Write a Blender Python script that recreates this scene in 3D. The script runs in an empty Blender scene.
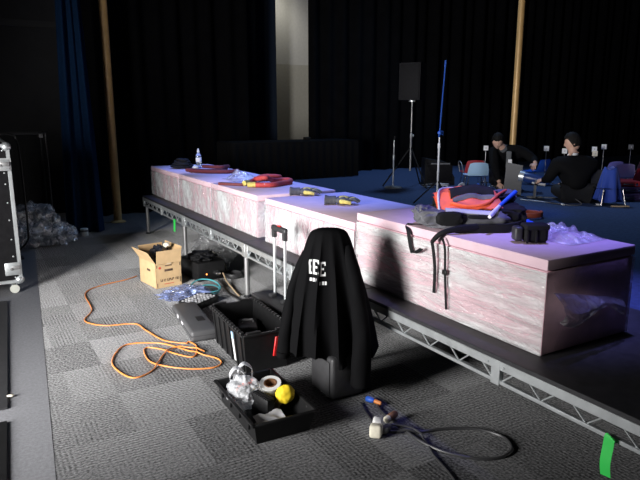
import bpy, bmesh, math, random
from mathutils import Vector, Matrix, noise
PI = math.pi
sc = bpy.context.scene
COL = sc.collection
random.seed(7)

# ------------------------------------------------------------------ camera
cam_d = bpy.data.cameras.new('camera')
cam = bpy.data.objects.new('camera', cam_d)
COL.objects.link(cam)
cam.location = (0, 0, 1.65)
cam.rotation_euler = (math.radians(90 - 11.86), 0, math.radians(-30.282))
cam_d.sensor_fit = 'HORIZONTAL'
cam_d.sensor_width = 36.0
cam_d.lens = 36.0 * 600 / 640
cam_d.clip_end = 200
sc.camera = cam

# ------------------------------------------------------------------ world, lights, exposure
w = bpy.data.worlds.new('world'); sc.world = w; w.use_nodes = True
bg = w.node_tree.nodes['Background']
bg.inputs[0].default_value = (0.75, 0.85, 1.0, 1)
bg.inputs[1].default_value = 0.0035
sc.view_settings.view_transform = 'Standard'
sc.view_settings.look = 'None'
sc.view_settings.exposure = 0.0
sc.view_settings.gamma = 1.0
sc.view_settings.use_curve_mapping = False

def light(name, kind, loc, aim, energy, color, **kw):
    d = bpy.data.lights.new(name, kind); d.energy = energy; d.color = color
    for k, v in kw.items(): setattr(d, k, v)
    o = bpy.data.objects.new(name, d); COL.objects.link(o)
    o.location = loc
    o.rotation_euler = (Vector(aim) - Vector(loc)).to_track_quat('-Z', 'Y').to_euler()
    return o
# daylight through the open loading door in the left wall
light('loading_door_daylight', 'AREA', (-2.75, 2.55, 1.25), (2.0, 4.7, 0.75), 250, (1.0, 0.985, 0.975),
      shape='RECTANGLE', size=1.5, size_y=2.2, spread=math.radians(100))
# blue and violet stage washes from the rig above the stage
for yy, en, co in ((7.75, 1500, (0.16, 0.30, 1.0)), (6.2, 1500, (0.16, 0.30, 1.0)), (4.55, 1400, (0.17, 0.28, 1.0)), (2.45, 1700, (0.27, 0.26, 1.0))):
    light('stage_downlight', 'SPOT', (3.12, yy, 6.0), (3.02, yy, 0.93), en, co,
          spot_size=math.radians(25), spot_blend=0.9, shadow_soft_size=0.12)
light('upstage_wash', 'SPOT', (6.0, 2.5, 5.5), (7.6, 5.8, 0.6), 110, (0.55, 0.62, 1.0),
      spot_size=math.radians(55), spot_blend=0.8, shadow_soft_size=0.2)
light('backstage_work_light', 'SPOT', (5.85, 11.35, 4.6), (5.75, 12.0, 2.0), 60, (1.0, 0.97, 0.86),
      spot_size=math.radians(100), spot_blend=0.8, shadow_soft_size=0.3)

light('blue_stage_flood', 'SPOT', (7.6, 8.2, 7.0), (6.2, 7.2, 0.5), 760, (0.36, 0.58, 1.0),
      spot_size=math.radians(80), spot_blend=0.6, shadow_soft_size=0.4)
light('blue_boom_special', 'SPOT', (4.3, 7.8, 5.5), (5.15, 5.8, 2.0), 420, (0.05, 0.14, 1.0),
      spot_size=math.radians(13), spot_blend=0.6, shadow_soft_size=0.1)

# ------------------------------------------------------------------ materials
def mat(name, color, rough=0.6, metal=0.0, spec=0.5, var=0.0, scale=8.0, bump=0.0, bscale=40.0, sheen=0.0,
        trans=0.0, alpha=1.0, emit=None, estr=0.0, coat=0.0):
    m = bpy.data.materials.new(name); m.use_nodes = True
    nt = m.node_tree; b = nt.nodes['Principled BSDF']
    b.inputs['Base Color'].default_value = (*color, 1)
    b.inputs['Roughness'].default_value = rough
    b.inputs['Metallic'].default_value = metal
    b.inputs['Specular IOR Level'].default_value = spec
    b.inputs['Sheen Weight'].default_value = sheen
    b.inputs['Transmission Weight'].default_value = trans
    b.inputs['Alpha'].default_value = alpha
    b.inputs['Coat Weight'].default_value = coat
    if emit:
        b.inputs['Emission Color'].default_value = (*emit, 1); b.inputs['Emission Strength'].default_value = estr
    tc = nt.nodes.new('ShaderNodeTexCoord')
    if var > 0:
        n = nt.nodes.new('ShaderNodeTexNoise'); n.inputs['Scale'].default_value = scale; n.inputs['Detail'].default_value = 4
        nt.links.new(tc.outputs['Object'], n.inputs['Vector'])
        r = nt.nodes.new('ShaderNodeMapRange'); r.inputs[1].default_value = 0.3; r.inputs[2].default_value = 0.7
        r.inputs[3].default_value = 1 - var; r.inputs[4].default_value = 1 + var
        nt.links.new(n.outputs['Fac'], r.inputs[0])
        mx = nt.nodes.new('ShaderNodeVectorMath'); mx.operation = 'SCALE'
        mx.inputs[0].default_value = color
        nt.links.new(r.outputs[0], mx.inputs['Scale'])
        nt.links.new(mx.outputs[0], b.inputs['Base Color'])
    if bump > 0:
        n2 = nt.nodes.new('ShaderNodeTexNoise'); n2.inputs['Scale'].default_value = bscale; n2.inputs['Detail'].default_value = 3
        nt.links.new(tc.outputs['Object'], n2.inputs['Vector'])
        bp = nt.nodes.new('ShaderNodeBump'); bp.inputs['Strength'].default_value = bump; bp.inputs['Distance'].default_value = 0.01
        nt.links.new(n2.outputs['Fac'], bp.inputs['Height'])
        nt.links.new(bp.outputs[0], b.inputs['Normal'])
    return m

def carpet_mat():
    m = bpy.data.materials.new('carpet_tiles'); m.use_nodes = True
    nt = m.node_tree; N = nt.nodes; L = nt.links; b = N['Principled BSDF']
    geo = N.new('ShaderNodeNewGeometry')
    def math_(op, a=None, bb=None, va=0.0, vb=0.0):
        n = N.new('ShaderNodeMath'); n.operation = op
        n.inputs[0].default_value = va; n.inputs[1].default_value = vb
        if a is not None: L.new(a, n.inputs[0])
        if bb is not None: L.new(bb, n.inputs[1])
        return n.outputs[0]
    sep = N.new('ShaderNodeSeparateXYZ'); L.new(geo.outputs['Position'], sep.inputs[0])
    x, y = sep.outputs[0], sep.outputs[1]
    def cell(sx, sy, ox):
        cx = math_('FLOOR', math_('DIVIDE', math_('ADD', x, vb=ox), vb=sx)); cy = math_('FLOOR', math_('DIVIDE', y, vb=sy))
        cb = N.new('ShaderNodeCombineXYZ'); L.new(cx, cb.inputs[0]); L.new(cy, cb.inputs[1]); cb.inputs[2].default_value = ox
        wn = N.new('ShaderNodeTexWhiteNoise'); wn.noise_dimensions = '3D'; L.new(cb.outputs[0], wn.inputs['Vector'])
        return wn.outputs['Value']
    c1 = cell(0.5, 0.5, 0.03); c2 = cell(0.25, 0.5, 0.11); c3 = cell(0.125, 0.25, 0.07); c4 = cell(0.25, 0.25, 0.19)
    sel = math_('GREATER_THAN', math_('ADD', math_('MULTIPLY', c1, vb=0.5), c4), vb=0.75)
    def stripes(v, per):
        return math_('MULTIPLY', math_('SINE', math_('MULTIPLY', v, vb=2 * PI / per)), vb=0.5)
    sx = stripes(x, 0.023); sy = stripes(y, 0.023)
    mixn = N.new('ShaderNodeMix'); mixn.data_type = 'FLOAT'
    L.new(sel, mixn.inputs[0]); L.new(sx, mixn.inputs[2]); L.new(sy, mixn.inputs[3])
    st = mixn.outputs[0]
    amp = math_('MULTIPLY', math_('ADD', c3, vb=0.25), vb=0.55)
    sp = N.new('ShaderNodeTexNoise'); sp.inputs['Scale'].default_value = 75; sp.inputs['Detail'].default_value = 3
    L.new(geo.outputs['Position'], sp.inputs['Vector'])
    spk = math_('MULTIPLY', math_('SUBTRACT', sp.outputs['Fac'], vb=0.5), vb=3.2)
    big = math_('MULTIPLY', math_('SUBTRACT', c2, vb=0.5), vb=0.55)
    tot = math_('ADD', math_('ADD', math_('MULTIPLY', st, amp), spk), big)
    val = math_('MAXIMUM', math_('ADD', tot, vb=1.0), vb=0.15)
    sc_ = N.new('ShaderNodeVectorMath'); sc_.operation = 'SCALE'; sc_.inputs[0].default_value = (0.060, 0.060, 0.063)
    L.new(val, sc_.inputs['Scale']); L.new(sc_.outputs[0], b.inputs['Base Color'])
    b.inputs['Roughness'].default_value = 0.95; b.inputs['Specular IOR Level'].default_value = 0.15
    b.inputs['Sheen Weight'].default_value = 0.8; b.inputs['Sheen Roughness'].default_value = 0.35
    sw = math_('MULTIPLY', val, vb=0.72); sw.node.use_clamp = True; L.new(sw, b.inputs['Sheen Weight'])
    bp = N.new('ShaderNodeBump'); bp.inputs['Strength'].default_value = 0.35; bp.inputs['Distance'].default_value = 0.004
    L.new(val, bp.inputs['Height']); L.new(bp.outputs[0], b.inputs['Normal'])
    return m

def film_mat(name, white=0.3, gloss=0.25, scale=(1, 1, 1), rough=0.16, tint=(0.9, 0.92, 0.95), bump=0.6, bscale=9.0):
    """clear stretch film: mostly see-through, with whitish stretched creases and a gloss"""
    m = bpy.data.materials.new(name); m.use_nodes = True
    nt = m.node_tree; N = nt.nodes; L = nt.links
    N.remove(N['Principled BSDF']); out = N['Material Output']
    tc = N.new('ShaderNodeTexCoord'); mp = N.new('ShaderNodeMapping'); mp.inputs['Scale'].default_value = scale
    L.new(tc.outputs['Object'], mp.inputs[0])
    n = N.new('ShaderNodeTexNoise'); n.inputs['Scale'].default_value = bscale; n.inputs['Detail'].default_value = 7
    n.inputs['Roughness'].default_value = 0.65; n.inputs['Distortion'].default_value = 1.2
    L.new(mp.outputs[0], n.inputs['Vector'])
    n2 = N.new('ShaderNodeTexNoise'); n2.inputs['Scale'].default_value = bscale * 0.35; n2.inputs['Detail'].default_value = 3
    L.new(mp.outputs[0], n2.inputs['Vector'])
    r = N.new('ShaderNodeMapRange'); r.inputs[1].default_value = 0.42; r.inputs[2].default_value = 0.62
    r.inputs[3].default_value = white * 0.25; r.inputs[4].default_value = min(0.95, white * 1.9)
    av = N.new('ShaderNodeMath'); av.operation = 'MULTIPLY_ADD'; av.inputs[1].default_value = 0.5
    hv = N.new('ShaderNodeMath'); hv.operation = 'MULTIPLY'; hv.inputs[1].default_value = 0.5
    L.new(n2.outputs['Fac'], hv.inputs[0]); L.new(n.outputs['Fac'], av.inputs[0]); L.new(hv.outputs[0], av.inputs[2])
    L.new(av.outputs[0], r.inputs[0])
    bp = N.new('ShaderNodeBump'); bp.inputs['Strength'].default_value = bump; bp.inputs['Distance'].default_value = 0.03
    L.new(n.outputs['Fac'], bp.inputs['Height'])
    tr = N.new('ShaderNodeBsdfTransparent'); df = N.new('ShaderNodeBsdfDiffuse'); df.inputs[0].default_value = (*tint, 1)
    gl = N.new('ShaderNodeBsdfGlossy'); gl.inputs['Roughness'].default_value = rough
    L.new(bp.outputs[0], gl.inputs['Normal']); L.new(bp.outputs[0], df.inputs['Normal'])
    m1 = N.new('ShaderNodeMixShader'); L.new(r.outputs[0], m1.inputs[0]); L.new(tr.outputs[0], m1.inputs[1]); L.new(df.outputs[0], m1.inputs[2])
    lw = N.new('ShaderNodeLayerWeight'); lw.inputs[0].default_value = 0.5; L.new(bp.outputs[0], lw.inputs['Normal'])
    pw = N.new('ShaderNodeMath'); pw.operation = 'POWER'; pw.inputs[1].default_value = 4.0
    L.new(lw.outputs['Facing'], pw.inputs[0])
    fm = N.new('ShaderNodeMath'); fm.operation = 'MULTIPLY_ADD'; fm.inputs[1].default_value = 0.6; fm.inputs[2].default_value = gloss * 0.3
    fm.use_clamp = True
    L.new(pw.outputs[0], fm.inputs[0])
    m2 = N.new('ShaderNodeMixShader'); L.new(fm.outputs[0], m2.inputs[0]); L.new(m1.outputs[0], m2.inputs[1]); L.new(gl.outputs[0], m2.inputs[2])
    L.new(m2.outputs[0], out.inputs[0])
    return m

M = dict(
    carpet=carpet_mat(),
    strip=mat('smooth_floor', (0.20, 0.202, 0.215), 0.8, var=0.15, scale=60, bump=0.2, bscale=200, spec=0.2),
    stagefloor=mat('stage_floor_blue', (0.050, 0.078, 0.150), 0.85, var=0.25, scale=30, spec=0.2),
    deck=mat('deck_board_black', (0.024, 0.024, 0.027), 0.55, var=0.3, scale=25),
    alu=mat('aluminium', (0.62, 0.65, 0.66), 0.42, metal=0.75, var=0.12, scale=12),
    steel=mat('dull_steel', (0.33, 0.33, 0.33), 0.45, metal=0.7, var=0.15),
    chrome=mat('chrome', (0.8, 0.8, 0.82), 0.18, metal=1.0),
    wall=mat('painted_wall', (0.50, 0.48, 0.42), 0.9, var=0.06, scale=20),
    wall_up=mat('painted_wall_upper', (0.62, 0.61, 0.58), 0.9, var=0.05, scale=20),
    darkwall=mat('dark_wall', (0.022, 0.022, 0.023), 0.9, var=0.1, scale=6),
    trim=mat('dark_trim', (0.02, 0.02, 0.02), 0.7),
    drape=mat('black_drape', (0.0030, 0.0030, 0.0035), 0.95, spec=0.05, var=0.2, scale=5),
    skirt=mat('black_skirt', (0.006, 0.006, 0.0065), 0.9, spec=0.08),
    bluecurt=mat('blue_curtain', (0.0035, 0.016, 0.046), 0.9, spec=0.1, var=0.15, scale=20),
    navyshade=mat('navy_wall_shade', (0.011, 0.017, 0.03), 0.9, spec=0.1),  # dark tone stands for shade on the back wall strip
    gold=mat('golden_pole', (0.58, 0.36, 0.14), 0.38, metal=0.1, var=0.12, scale=5),
    foam=mat('pink_foam', (0.80, 0.52, 0.58), 0.85, var=0.10, scale=9, bump=0.1, bscale=60),
    foamtop=mat('pink_foam_slab', (0.68, 0.49, 0.55), 0.85, var=0.06, scale=9),
    film=film_mat('stretch_film', 0.80, 0.40, (1.0, 1.5, 0.8), tint=(0.84, 0.88, 0.89), bump=1.0, bscale=9),
    filmh=film_mat('stretch_film_strands', 0.92, 0.40, (1.0, 0.45, 3.2), tint=(0.90, 0.92, 0.92), bump=1.0, bscale=8),
    flapfilm=film_mat('film_flap', 0.16, 0.9, (1, 1, 1), rough=0.12, bscale=10),
    tuft=film_mat('film_tuft', 0.34, 0.6, (1, 1, 1), bscale=12),
    filmtop=film_mat('stretch_film_top', 0.12, 0.2, (1, 1, 1), bscale=5),
    filmdark=film_mat('stretch_film_end', 0.02, 0.15, (1, 1, 1)),
    bagfilm=film_mat('plastic_bag_film', 0.14, 0.45, (1, 1, 1), bscale=14, rough=0.2),
    bagwhite=film_mat('shopping_bag_film', 1.0, 0.12, (1, 1, 1), bscale=9, rough=0.4, bump=0.3),
    bluebag=film_mat('blue_bag_film', 0.5, 0.4, (1, 1, 1), bscale=16, tint=(0.38, 0.47, 0.82)),
    blackpl=mat('black_plastic', (0.010, 0.010, 0.0105), 0.45, spec=0.3, var=0.2, scale=30),
    darkpl=mat('dark_grey_plastic', (0.032, 0.032, 0.034), 0.5, var=0.15, scale=30),
    greypl=mat('grey_plastic', (0.17, 0.17, 0.175), 0.5, var=0.1, scale=20),
    lam=mat('black_laminate', (0.010, 0.0098, 0.011), 0.7, spec=0.1, var=0.2, scale=25),
    rubber=mat('black_rubber', (0.018, 0.018, 0.019), 0.6),
    cord=mat('black_cord', (0.045, 0.045, 0.047), 0.4),
    wheel=mat('grey_wheel', (0.55, 0.56, 0.5), 0.5),
    orange=mat('orange_cord', (0.80, 0.27, 0.06), 0.45, var=0.15, scale=10),
    brown=mat('brown_cord', (0.10, 0.055, 0.04), 0.5),
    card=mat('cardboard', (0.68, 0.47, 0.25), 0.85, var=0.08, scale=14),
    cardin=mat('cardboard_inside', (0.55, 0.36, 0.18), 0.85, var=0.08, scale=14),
    tape=mat('packing_tape', (0.74, 0.60, 0.42), 0.35),
    ink=mat('print_ink', (0.10, 0.06, 0.04), 0.8),
    redink=mat('red_ink', (0.65, 0.10, 0.06), 0.8),
    blackbag=mat('black_bag_plastic', (0.02, 0.022, 0.03), 0.25, bump=0.8, bscale=12),
    coat=mat('black_jacket_cloth', (0.0045, 0.0045, 0.005), 0.8, spec=0.05, sheen=0.0, bump=0.05, bscale=60),
    white=mat('white_print', (0.8, 0.8, 0.8), 0.7),
    whitepl=mat('white_plastic', (0.78, 0.78, 0.76), 0.4),
    cream=mat('cream_plastic', (0.72, 0.68, 0.55), 0.45, var=0.1, scale=40),
    yellow=mat('yellow_foam', (0.85, 0.62, 0.02), 0.7, bump=0.15, bscale=50),
    green=mat('green_tape', (0.05, 0.75, 0.12), 0.5),
    red=mat('red_plastic', (0.62, 0.02, 0.02), 0.35),
    redpad=mat('red_webbing', (0.42, 0.045, 0.04), 0.7, var=0.15, scale=30),
    maroon=mat('maroon_webbing', (0.13, 0.018, 0.022), 0.7, var=0.15, scale=30),
    orangecl=mat('orange_cloth', (0.85, 0.13, 0.05), 0.65, var=0.08, scale=30),
    greycl=mat('grey_cloth', (0.11, 0.11, 0.125), 0.75, var=0.2, scale=30),
    lightcl=mat('light_grey_cloth', (0.52, 0.52, 0.54), 0.7),
    blackcl=mat('black_cloth', (0.010, 0.010, 0.011), 0.8, spec=0.2),
    glgrey=mat('glove_grey', (0.06, 0.06, 0.065), 0.8, var=0.3, scale=60),
    glyel=mat('glove_yellow', (0.50, 0.40, 0.10), 0.8, var=0.2, scale=60),
    bluepl=mat('blue_plastic', (0.03, 0.13, 0.60), 0.4),
    ltblue=mat('light_blue_plastic', (0.42, 0.64, 0.85), 0.45),
    redch=mat('dark_red_plastic', (0.36, 0.025, 0.03), 0.45),
    lav=mat('lavender_plastic', (0.55, 0.48, 0.80), 0.45),
    pinkpl=mat('pink_plastic', (0.62, 0.33, 0.36), 0.45),
    bluecl=mat('royal_blue_cloth', (0.015, 0.055, 0.36), 0.75, sheen=0.2),
    purple=mat('dark_purple_case', (0.05, 0.03, 0.09), 0.5),
    skin=mat('skin', (0.62, 0.38, 0.28), 0.55),
    hair=mat('dark_hair', (0.007, 0.006, 0.005), 0.75, spec=0.2),
    suit=mat('black_suit', (0.005, 0.005, 0.0055), 0.85, spec=0.12),
    toolgrey=mat('tool_case_grey', (0.075, 0.075, 0.078), 0.5, var=0.1),
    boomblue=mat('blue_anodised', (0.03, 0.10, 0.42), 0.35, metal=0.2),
    lampblue=mat('lamp_blue', (0.015, 0.04, 0.17), 0.35),
    greyshirt=mat('grey_shirt', (0.10, 0.105, 0.11), 0.8),
    trousers=mat('dark_trousers', (0.0055, 0.0055, 0.0065), 0.8),
    bottle=mat('clear_bottle', (0.86, 0.92, 1.0), 0.08, trans=0.85),
    eye=mat('eye_white', (0.6, 0.6, 0.58), 0.3),
    led=mat('orange_led', (0.9, 0.3, 0.05), 0.4, emit=(1.0, 0.25, 0.05), estr=6.0),
    teal=mat('teal_cable', (0.10, 0.45, 0.50), 0.4),
    tan=mat('tan_cable', (0.60, 0.45, 0.28), 0.5),
    rust=mat('rust_red_cable', (0.45, 0.10, 0.06), 0.5),
    outside=mat('painted_door_frame', (0.3, 0.3, 0.3), 0.6),
    brownpl=mat('brown_plastic', (0.20, 0.10, 0.05), 0.45),
    bluepole=mat('satin_pole', (0.60, 0.62, 0.66), 0.4, metal=0.1),
)

# ------------------------------------------------------------------ mesh helpers
class MB:
    def __init__(s): s.bm = bmesh.new()
    def _xf(s, vs, mx):
        if mx is not None: bmesh.ops.transform(s.bm, matrix=mx, verts=vs)
    def box(s, c, d, rot=(0, 0, 0), bev=0.0, seg=2):
        r = bmesh.ops.create_cube(s.bm, size=1.0); vs = r['verts']
        bmesh.ops.scale(s.bm, vec=d, verts=vs)
        if bev > 0:
            es = list({e for v in vs for e in v.link_edges})
            rb = bmesh.ops.bevel(s.bm, geom=es, offset=bev, segments=seg, affect='EDGES', profile=0.5)
            vs = list({v for f in rb['faces'] for v in f.verts} | {v for v in vs if v.is_valid})
            allv = set(vs); st = list(vs)
            while st:
                v = st.pop()
                for e in v.link_edges:
                    o = e.other_vert(v)
                    if o not in allv: allv.add(o); st.append(o)
            vs = list(allv)
        from mathutils import Euler
        s._xf(vs, Matrix.Translation(Vector(c)) @ Euler(rot).to_matrix().to_4x4())
        return vs
    def hexa(s, pts):
        """eight corners: bottom four (ccw) then top four"""
        v = [s.bm.verts.new(p) for p in pts]
        for f in ((3, 2, 1, 0), (4, 5, 6, 7), (0, 1, 5, 4), (1, 2, 6, 5), (2, 3, 7, 6), (3, 0, 4, 7)):
            s.bm.faces.new([v[i] for i in f])
        return v
    def tube(s, pts, r, seg=8, closed=False, cap=True):
        pts = [Vector(p) for p in pts]; n = len(pts)
        rr = r if isinstance(r, (list, tuple)) else [r] * n
        rings = []; up = None
        for i, p in enumerate(pts):
            if closed: t = pts[(i + 1) % n] - pts[i - 1]
            else: t = pts[min(i + 1, n - 1)] - pts[max(i - 1, 0)]
            if t.length < 1e-9: t = Vector((0, 0, 1))
            t.normalize()
            if up is None:
                a = Vector((0, 0, 1)) if abs(t.z) < 0.9 else Vector((1, 0, 0))
                up = (a - t * a.dot(t)).normalized()
            else:
                up = up - t * up.dot(t)
                if up.length < 1e-6:
                    a = Vector((0, 0, 1)) if abs(t.z) < 0.9 else Vector((1, 0, 0)); up = a - t * a.dot(t)
                up.normalize()
            sd = t.cross(up)
            rings.append([s.bm.verts.new(p + (up * math.cos(2 * PI * k / seg) + sd * math.sin(2 * PI * k / seg)) * rr[i]) for k in range(seg)])
        for i in range(n if closed else n - 1):
            a, b = rings[i], rings[(i + 1) % n]
            for k in range(seg):
                s.bm.faces.new((a[k], a[(k + 1) % seg], b[(k + 1) % seg], b[k]))
        if cap and not closed:
            s.bm.faces.new(rings[0][::-1]); s.bm.faces.new(rings[-1])
        return [v for q in rings for v in q]
    def strip(s, pts, width, thick=0.002, side=None):
        """flat webbing along pts"""
        pts = [Vector(p) for p in pts]; n = len(pts); rg = []
        for i, p in enumerate(pts):
            t = (pts[min(i + 1, n - 1)] - pts[max(i - 1, 0)]).normalized()
            a = Vector(side) if side else Vector((0, 0, 1))
            sd = (a - t * a.dot(t))
            if sd.length < 1e-5: sd = Vector((1, 0, 0))
            sd.normalize(); nn = t.cross(sd)
            rg.append([s.bm.verts.new(p + sd * sx * width / 2 + nn * sy * thick / 2) for sx, sy in ((-1, -1), (1, -1), (1, 1), (-1, 1))])
        for i in range(n - 1):
            for k in range(4): s.bm.faces.new((rg[i][k], rg[i][(k + 1) % 4], rg[i + 1][(k + 1) % 4], rg[i + 1][k]))
        s.bm.faces.new(rg[0][::-1]); s.bm.faces.new(rg[-1])
    def lathe(s, prof, c=(0, 0, 0), seg=16, mx=None):
        rings = []
        for r, z in prof:
            rings.append([s.bm.verts.new((max(r, 1e-4) * math.cos(2 * PI * k / seg), max(r, 1e-4) * math.sin(2 * PI * k / seg), z)) for k in range(seg)])
        for a, b in zip(rings, rings[1:]):
            for k in range(seg): s.bm.faces.new((a[k], a[(k + 1) % seg], b[(k + 1) % seg], b[k]))
        s.bm.faces.new(rings[0][::-1]); s.bm.faces.new(rings[-1])
        vs = [v for q in rings for v in q]
        s._xf(vs, Matrix.Translation(Vector(c)) @ (mx.to_4x4() if mx is not None else Matrix()))
        return vs
    def grid(s, fn, nu, nv, cu=False, thick=0.0):
        """surface fn(u,v) with u,v in 0..1; cu closes u"""
        vs = [[s.bm.verts.new(fn(i / nu, j / nv)) for j in range(nv + 1)] for i in range(nu if cu else nu + 1)]
        n = len(vs)
        for i in range(n if cu else n - 1):
            a, b = vs[i], vs[(i + 1) % n]
            for j in range(nv): s.bm.faces.new((a[j], b[j], b[j + 1], a[j + 1]))
        return vs
    def prism(s, poly, depth, mx=None):
        """outline in local xz extruded along y by depth (centred)"""
        a = [s.bm.verts.new((x, -depth / 2, z)) for x, z in poly]; b = [s.bm.verts.new((x, depth / 2, z)) for x, z in poly]
        n = len(poly)
        s.bm.faces.new(a); s.bm.faces.new(b[::-1])
        for i in range(n): s.bm.faces.new((a[i], b[i], b[(i + 1) % n], a[(i + 1) % n]))
        s._xf(a + b, mx.to_4x4() if mx is not None else None)
        return a + b
    def ball(s, c, r, sub=3, amp=0.0, freq=3.0, seed=0.0, flat=None):
        vs = bmesh.ops.create_icosphere(s.bm, subdivisions=sub, radius=1.0)['verts']
        rv = Vector(r) if isinstance(r, (tuple, list)) else Vector((r, r, r))
        for v in vs:
            d = v.co.normalized()
            k = 1 + amp * noise.noise(d * freq + Vector((seed, seed * 1.7, 0))) + amp * 0.5 * noise.noise(d * freq * 2.3 + Vector((0, seed, 3)))
            p = Vector((d.x * rv.x, d.y * rv.y, d.z * rv.z)) * k
            if flat is not None and p.z < flat: p.z = flat + (p.z - flat) * 0.05
            v.co = p + Vector(c)
        return vs
    def build(s, name, m, parent=None, origin=None, world=False, smooth=True, rz=0.0, ang=40):
        bmesh.ops.recalc_face_normals(s.bm, faces=s.bm.faces)
        me = bpy.data.meshes.new(name)
        off = None
        if world and parent is not None: off = Vector(parent.matrix_basis.translation) if parent.parent is None else Vector(parent.parent.matrix_basis.translation)
        elif origin is not None and world: off = Vector(origin)
        if off is not None: bmesh.ops.translate(s.bm, vec=-off, verts=s.bm.verts)
        s.bm.to_mesh(me); s.bm.free()
        for mm in (m if isinstance(m, (list, tuple)) else [m]): me.materials.append(M[mm] if isinstance(mm, str) else mm)
        if smooth:
            me.polygons.foreach_set('use_smooth', [True] * len(me.polygons))
            try: me.set_sharp_from_angle(angle=math.radians(ang))
            except Exception: pass
        o = bpy.data.objects.new(name, me); COL.objects.link(o)
        if parent is not None: o.parent = parent
        elif origin is not None: o.location = origin; o.rotation_euler.z = rz
        return o

def tag(o, label=None, cat=None, group=None, kind=None):
    if label: o['label'] = label
    if cat: o['category'] = cat
    if group: o['group'] = group
    if kind: o['kind'] = kind
    return o
def thing(name, label, cat, loc, rz=0.0, group=None):
    o = bpy.data.objects.new(name, None); COL.objects.link(o)
    o.location = loc; o.rotation_euler = (0, 0, rz); o.empty_display_size = 0.1
    return tag(o, label, cat, group)
def struct(o): o['kind'] = 'structure'; return o
def copy_tree(o, parent=None):
    c = o.copy(); COL.objects.link(c)
    if parent is not None: c.parent = parent
    for ch in list(o.children): copy_tree(ch, c)
    return c
def smooth_path(pts, n=8, closed=False):
    P = [Vector(p) for p in pts]; out = []
    m = len(P)
    for i in range(m if closed else m - 1):
        p1, p2 = P[i], P[(i + 1) % m]
        p0 = P[i - 1] if (i > 0 or closed) else p1; p3 = P[(i + 2) % m] if (i + 2 < m or closed) else p2
        for k in range(n):
            t = k / n
            out.append(0.5 * ((2 * p1) + (p2 - p0) * t + (2 * p0 - 5 * p1 + 4 * p2 - p3) * t * t + (3 * p1 - p0 - 3 * p2 + p3) * t ** 3))
    if not closed: out.append(P[-1])
    return out
def nz(v): return noise.noise(Vector(v))
RIGHT = Vector((0.8635, -0.5043, 0)); TOWARD = Vector((-0.5043, -0.8635, 0))   # picture right, towards the camera

# ================================================================== SETTING
b = MB(); b.box((7.5, 5, -0.05), (21, 16, 0.1)); struct(b.build('floor', 'carpet', origin=(0, 0, 0)))
b = MB(); b.hexa([(-2.6, -3, -0.002), (-0.243, -3, -0.002), (0.757, 10, -0.002), (-2.6, 10, -0.002), (-2.6, -3, 0.0015), (-0.243, -3, 0.0015), (0.757, 10, 0.0015), (-2.6, 10, 0.0015)])
o = struct(b.build('floor_smooth', 'strip', origin=(0, 0, 0)))
b = MB(); b.box((5, 12.05, 2.7 / 2), (19, 0.1, 2.7)); struct(b.build('wall_back', 'wall', origin=(0, 0, 0)))
b = MB(); b.box((5, 12.05, 2.7 + 2.0), (19, 0.1, 4.0)); struct(b.build('wall_back_upper', 'wall_up', origin=(0, 0, 0)))
# left wall with an open loading door
b = MB()
b.box((-2.66, -0.625, 3.35), (0.12, 4.75, 6.7)); b.box((-2.66, 7.675, 3.35), (0.12, 8.65, 6.7)); b.box((-2.66, 2.55, 4.75), (0.12, 1.6, 3.9))
struct(b.build('wall_left', 'darkwall', origin=(0, 0, 0)))
# dark wall section behind the blue curtain and its picture-rail
b = MB(); b.box((-0.4, 11.0, 3.35), (4.3, 0.12, 6.7)); struct(b.build('wall_corner', 'darkwall', origin=(0, 0, 0)))
b = MB(); b.box((-0.4, 10.925, 3.05), (4.3, 0.03, 0.10)); struct(b.build('trim_1', 'trim', origin=(0, 0, 0)))
# added half-height wall, out of view, to shade the near floor
b = MB(); b.box((-1.75, 1.0, 0.48), (0.12, 2.7, 0.96)); struct(b.build('wall_light_blocker', 'darkwall', origin=(0, 0, 0)))
# stage: solid rear part plus a thin apron behind the front row of platforms
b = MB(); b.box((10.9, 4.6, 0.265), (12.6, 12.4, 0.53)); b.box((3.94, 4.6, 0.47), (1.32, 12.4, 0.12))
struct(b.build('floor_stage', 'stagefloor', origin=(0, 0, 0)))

# ---------------- drapes
def curtain(name, x0, x1, y, z0, z1, m, label, depth=0.10, per=0.32, nv=10, gather=None, seed=0.0, group=None):
    bb = MB(); L = x1 - x0; nu = max(24, int(L / per * 10))
    def fn(u, v):
        g = 1.0 if gather is None else gather(v)
        x = (u - 0.5) * L * g
        a = u * L / per * 2 * PI
        dy = depth * (0.6 * math.sin(a + seed + 0.6 * math.sin(u * 9 + seed)) + 0.4 * math.sin(a * 0.53 + 2 + seed)) * (0.75 + 0.25 * (1 - v))
        return (x, dy, z0 + (z1 - z0) * v)
    g = bb.grid(fn, nu, nv)
    # hem thickness: a second layer behind
    g2 = bb.grid(lambda u, v: Vector(fn(u, v)) + Vector((0, 0.012, 0)), nu, nv)
    for i in range(nu):
        bb.bm.faces.new((g[i][0], g2[i][0], g2[i + 1][0], g[i + 1][0])); bb.bm.faces.new((g[i][nv], g[i + 1][nv], g2[i + 1][nv], g2[i][nv]))
    o = bb.build(name, m, origin=((x0 + x1) / 2, y, 0))
    return tag(o, label, 'curtain', group)
curtain('stage_drape', 1.72, 4.50, 10.3, 0.005, 6.0, 'drape', 'black floor-length stage drape between the blue curtain and the lit wall strip', seed=1.0)
curtain('stage_drape', 5.62, 17.0, 10.05, 0.535, 6.0, 'drape', 'wide black stage drape behind the loudspeaker and the two people', seed=2.2)
curtain('stage_drape', 4.74, 5.52, 11.2, 0.005, 6.0, 'navyshade', 'narrow navy sheet standing in for the shade on half of the lit wall strip', seed=0.3, depth=0.06)  # hanging sheet added in place of a soft shadow on the wall
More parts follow.
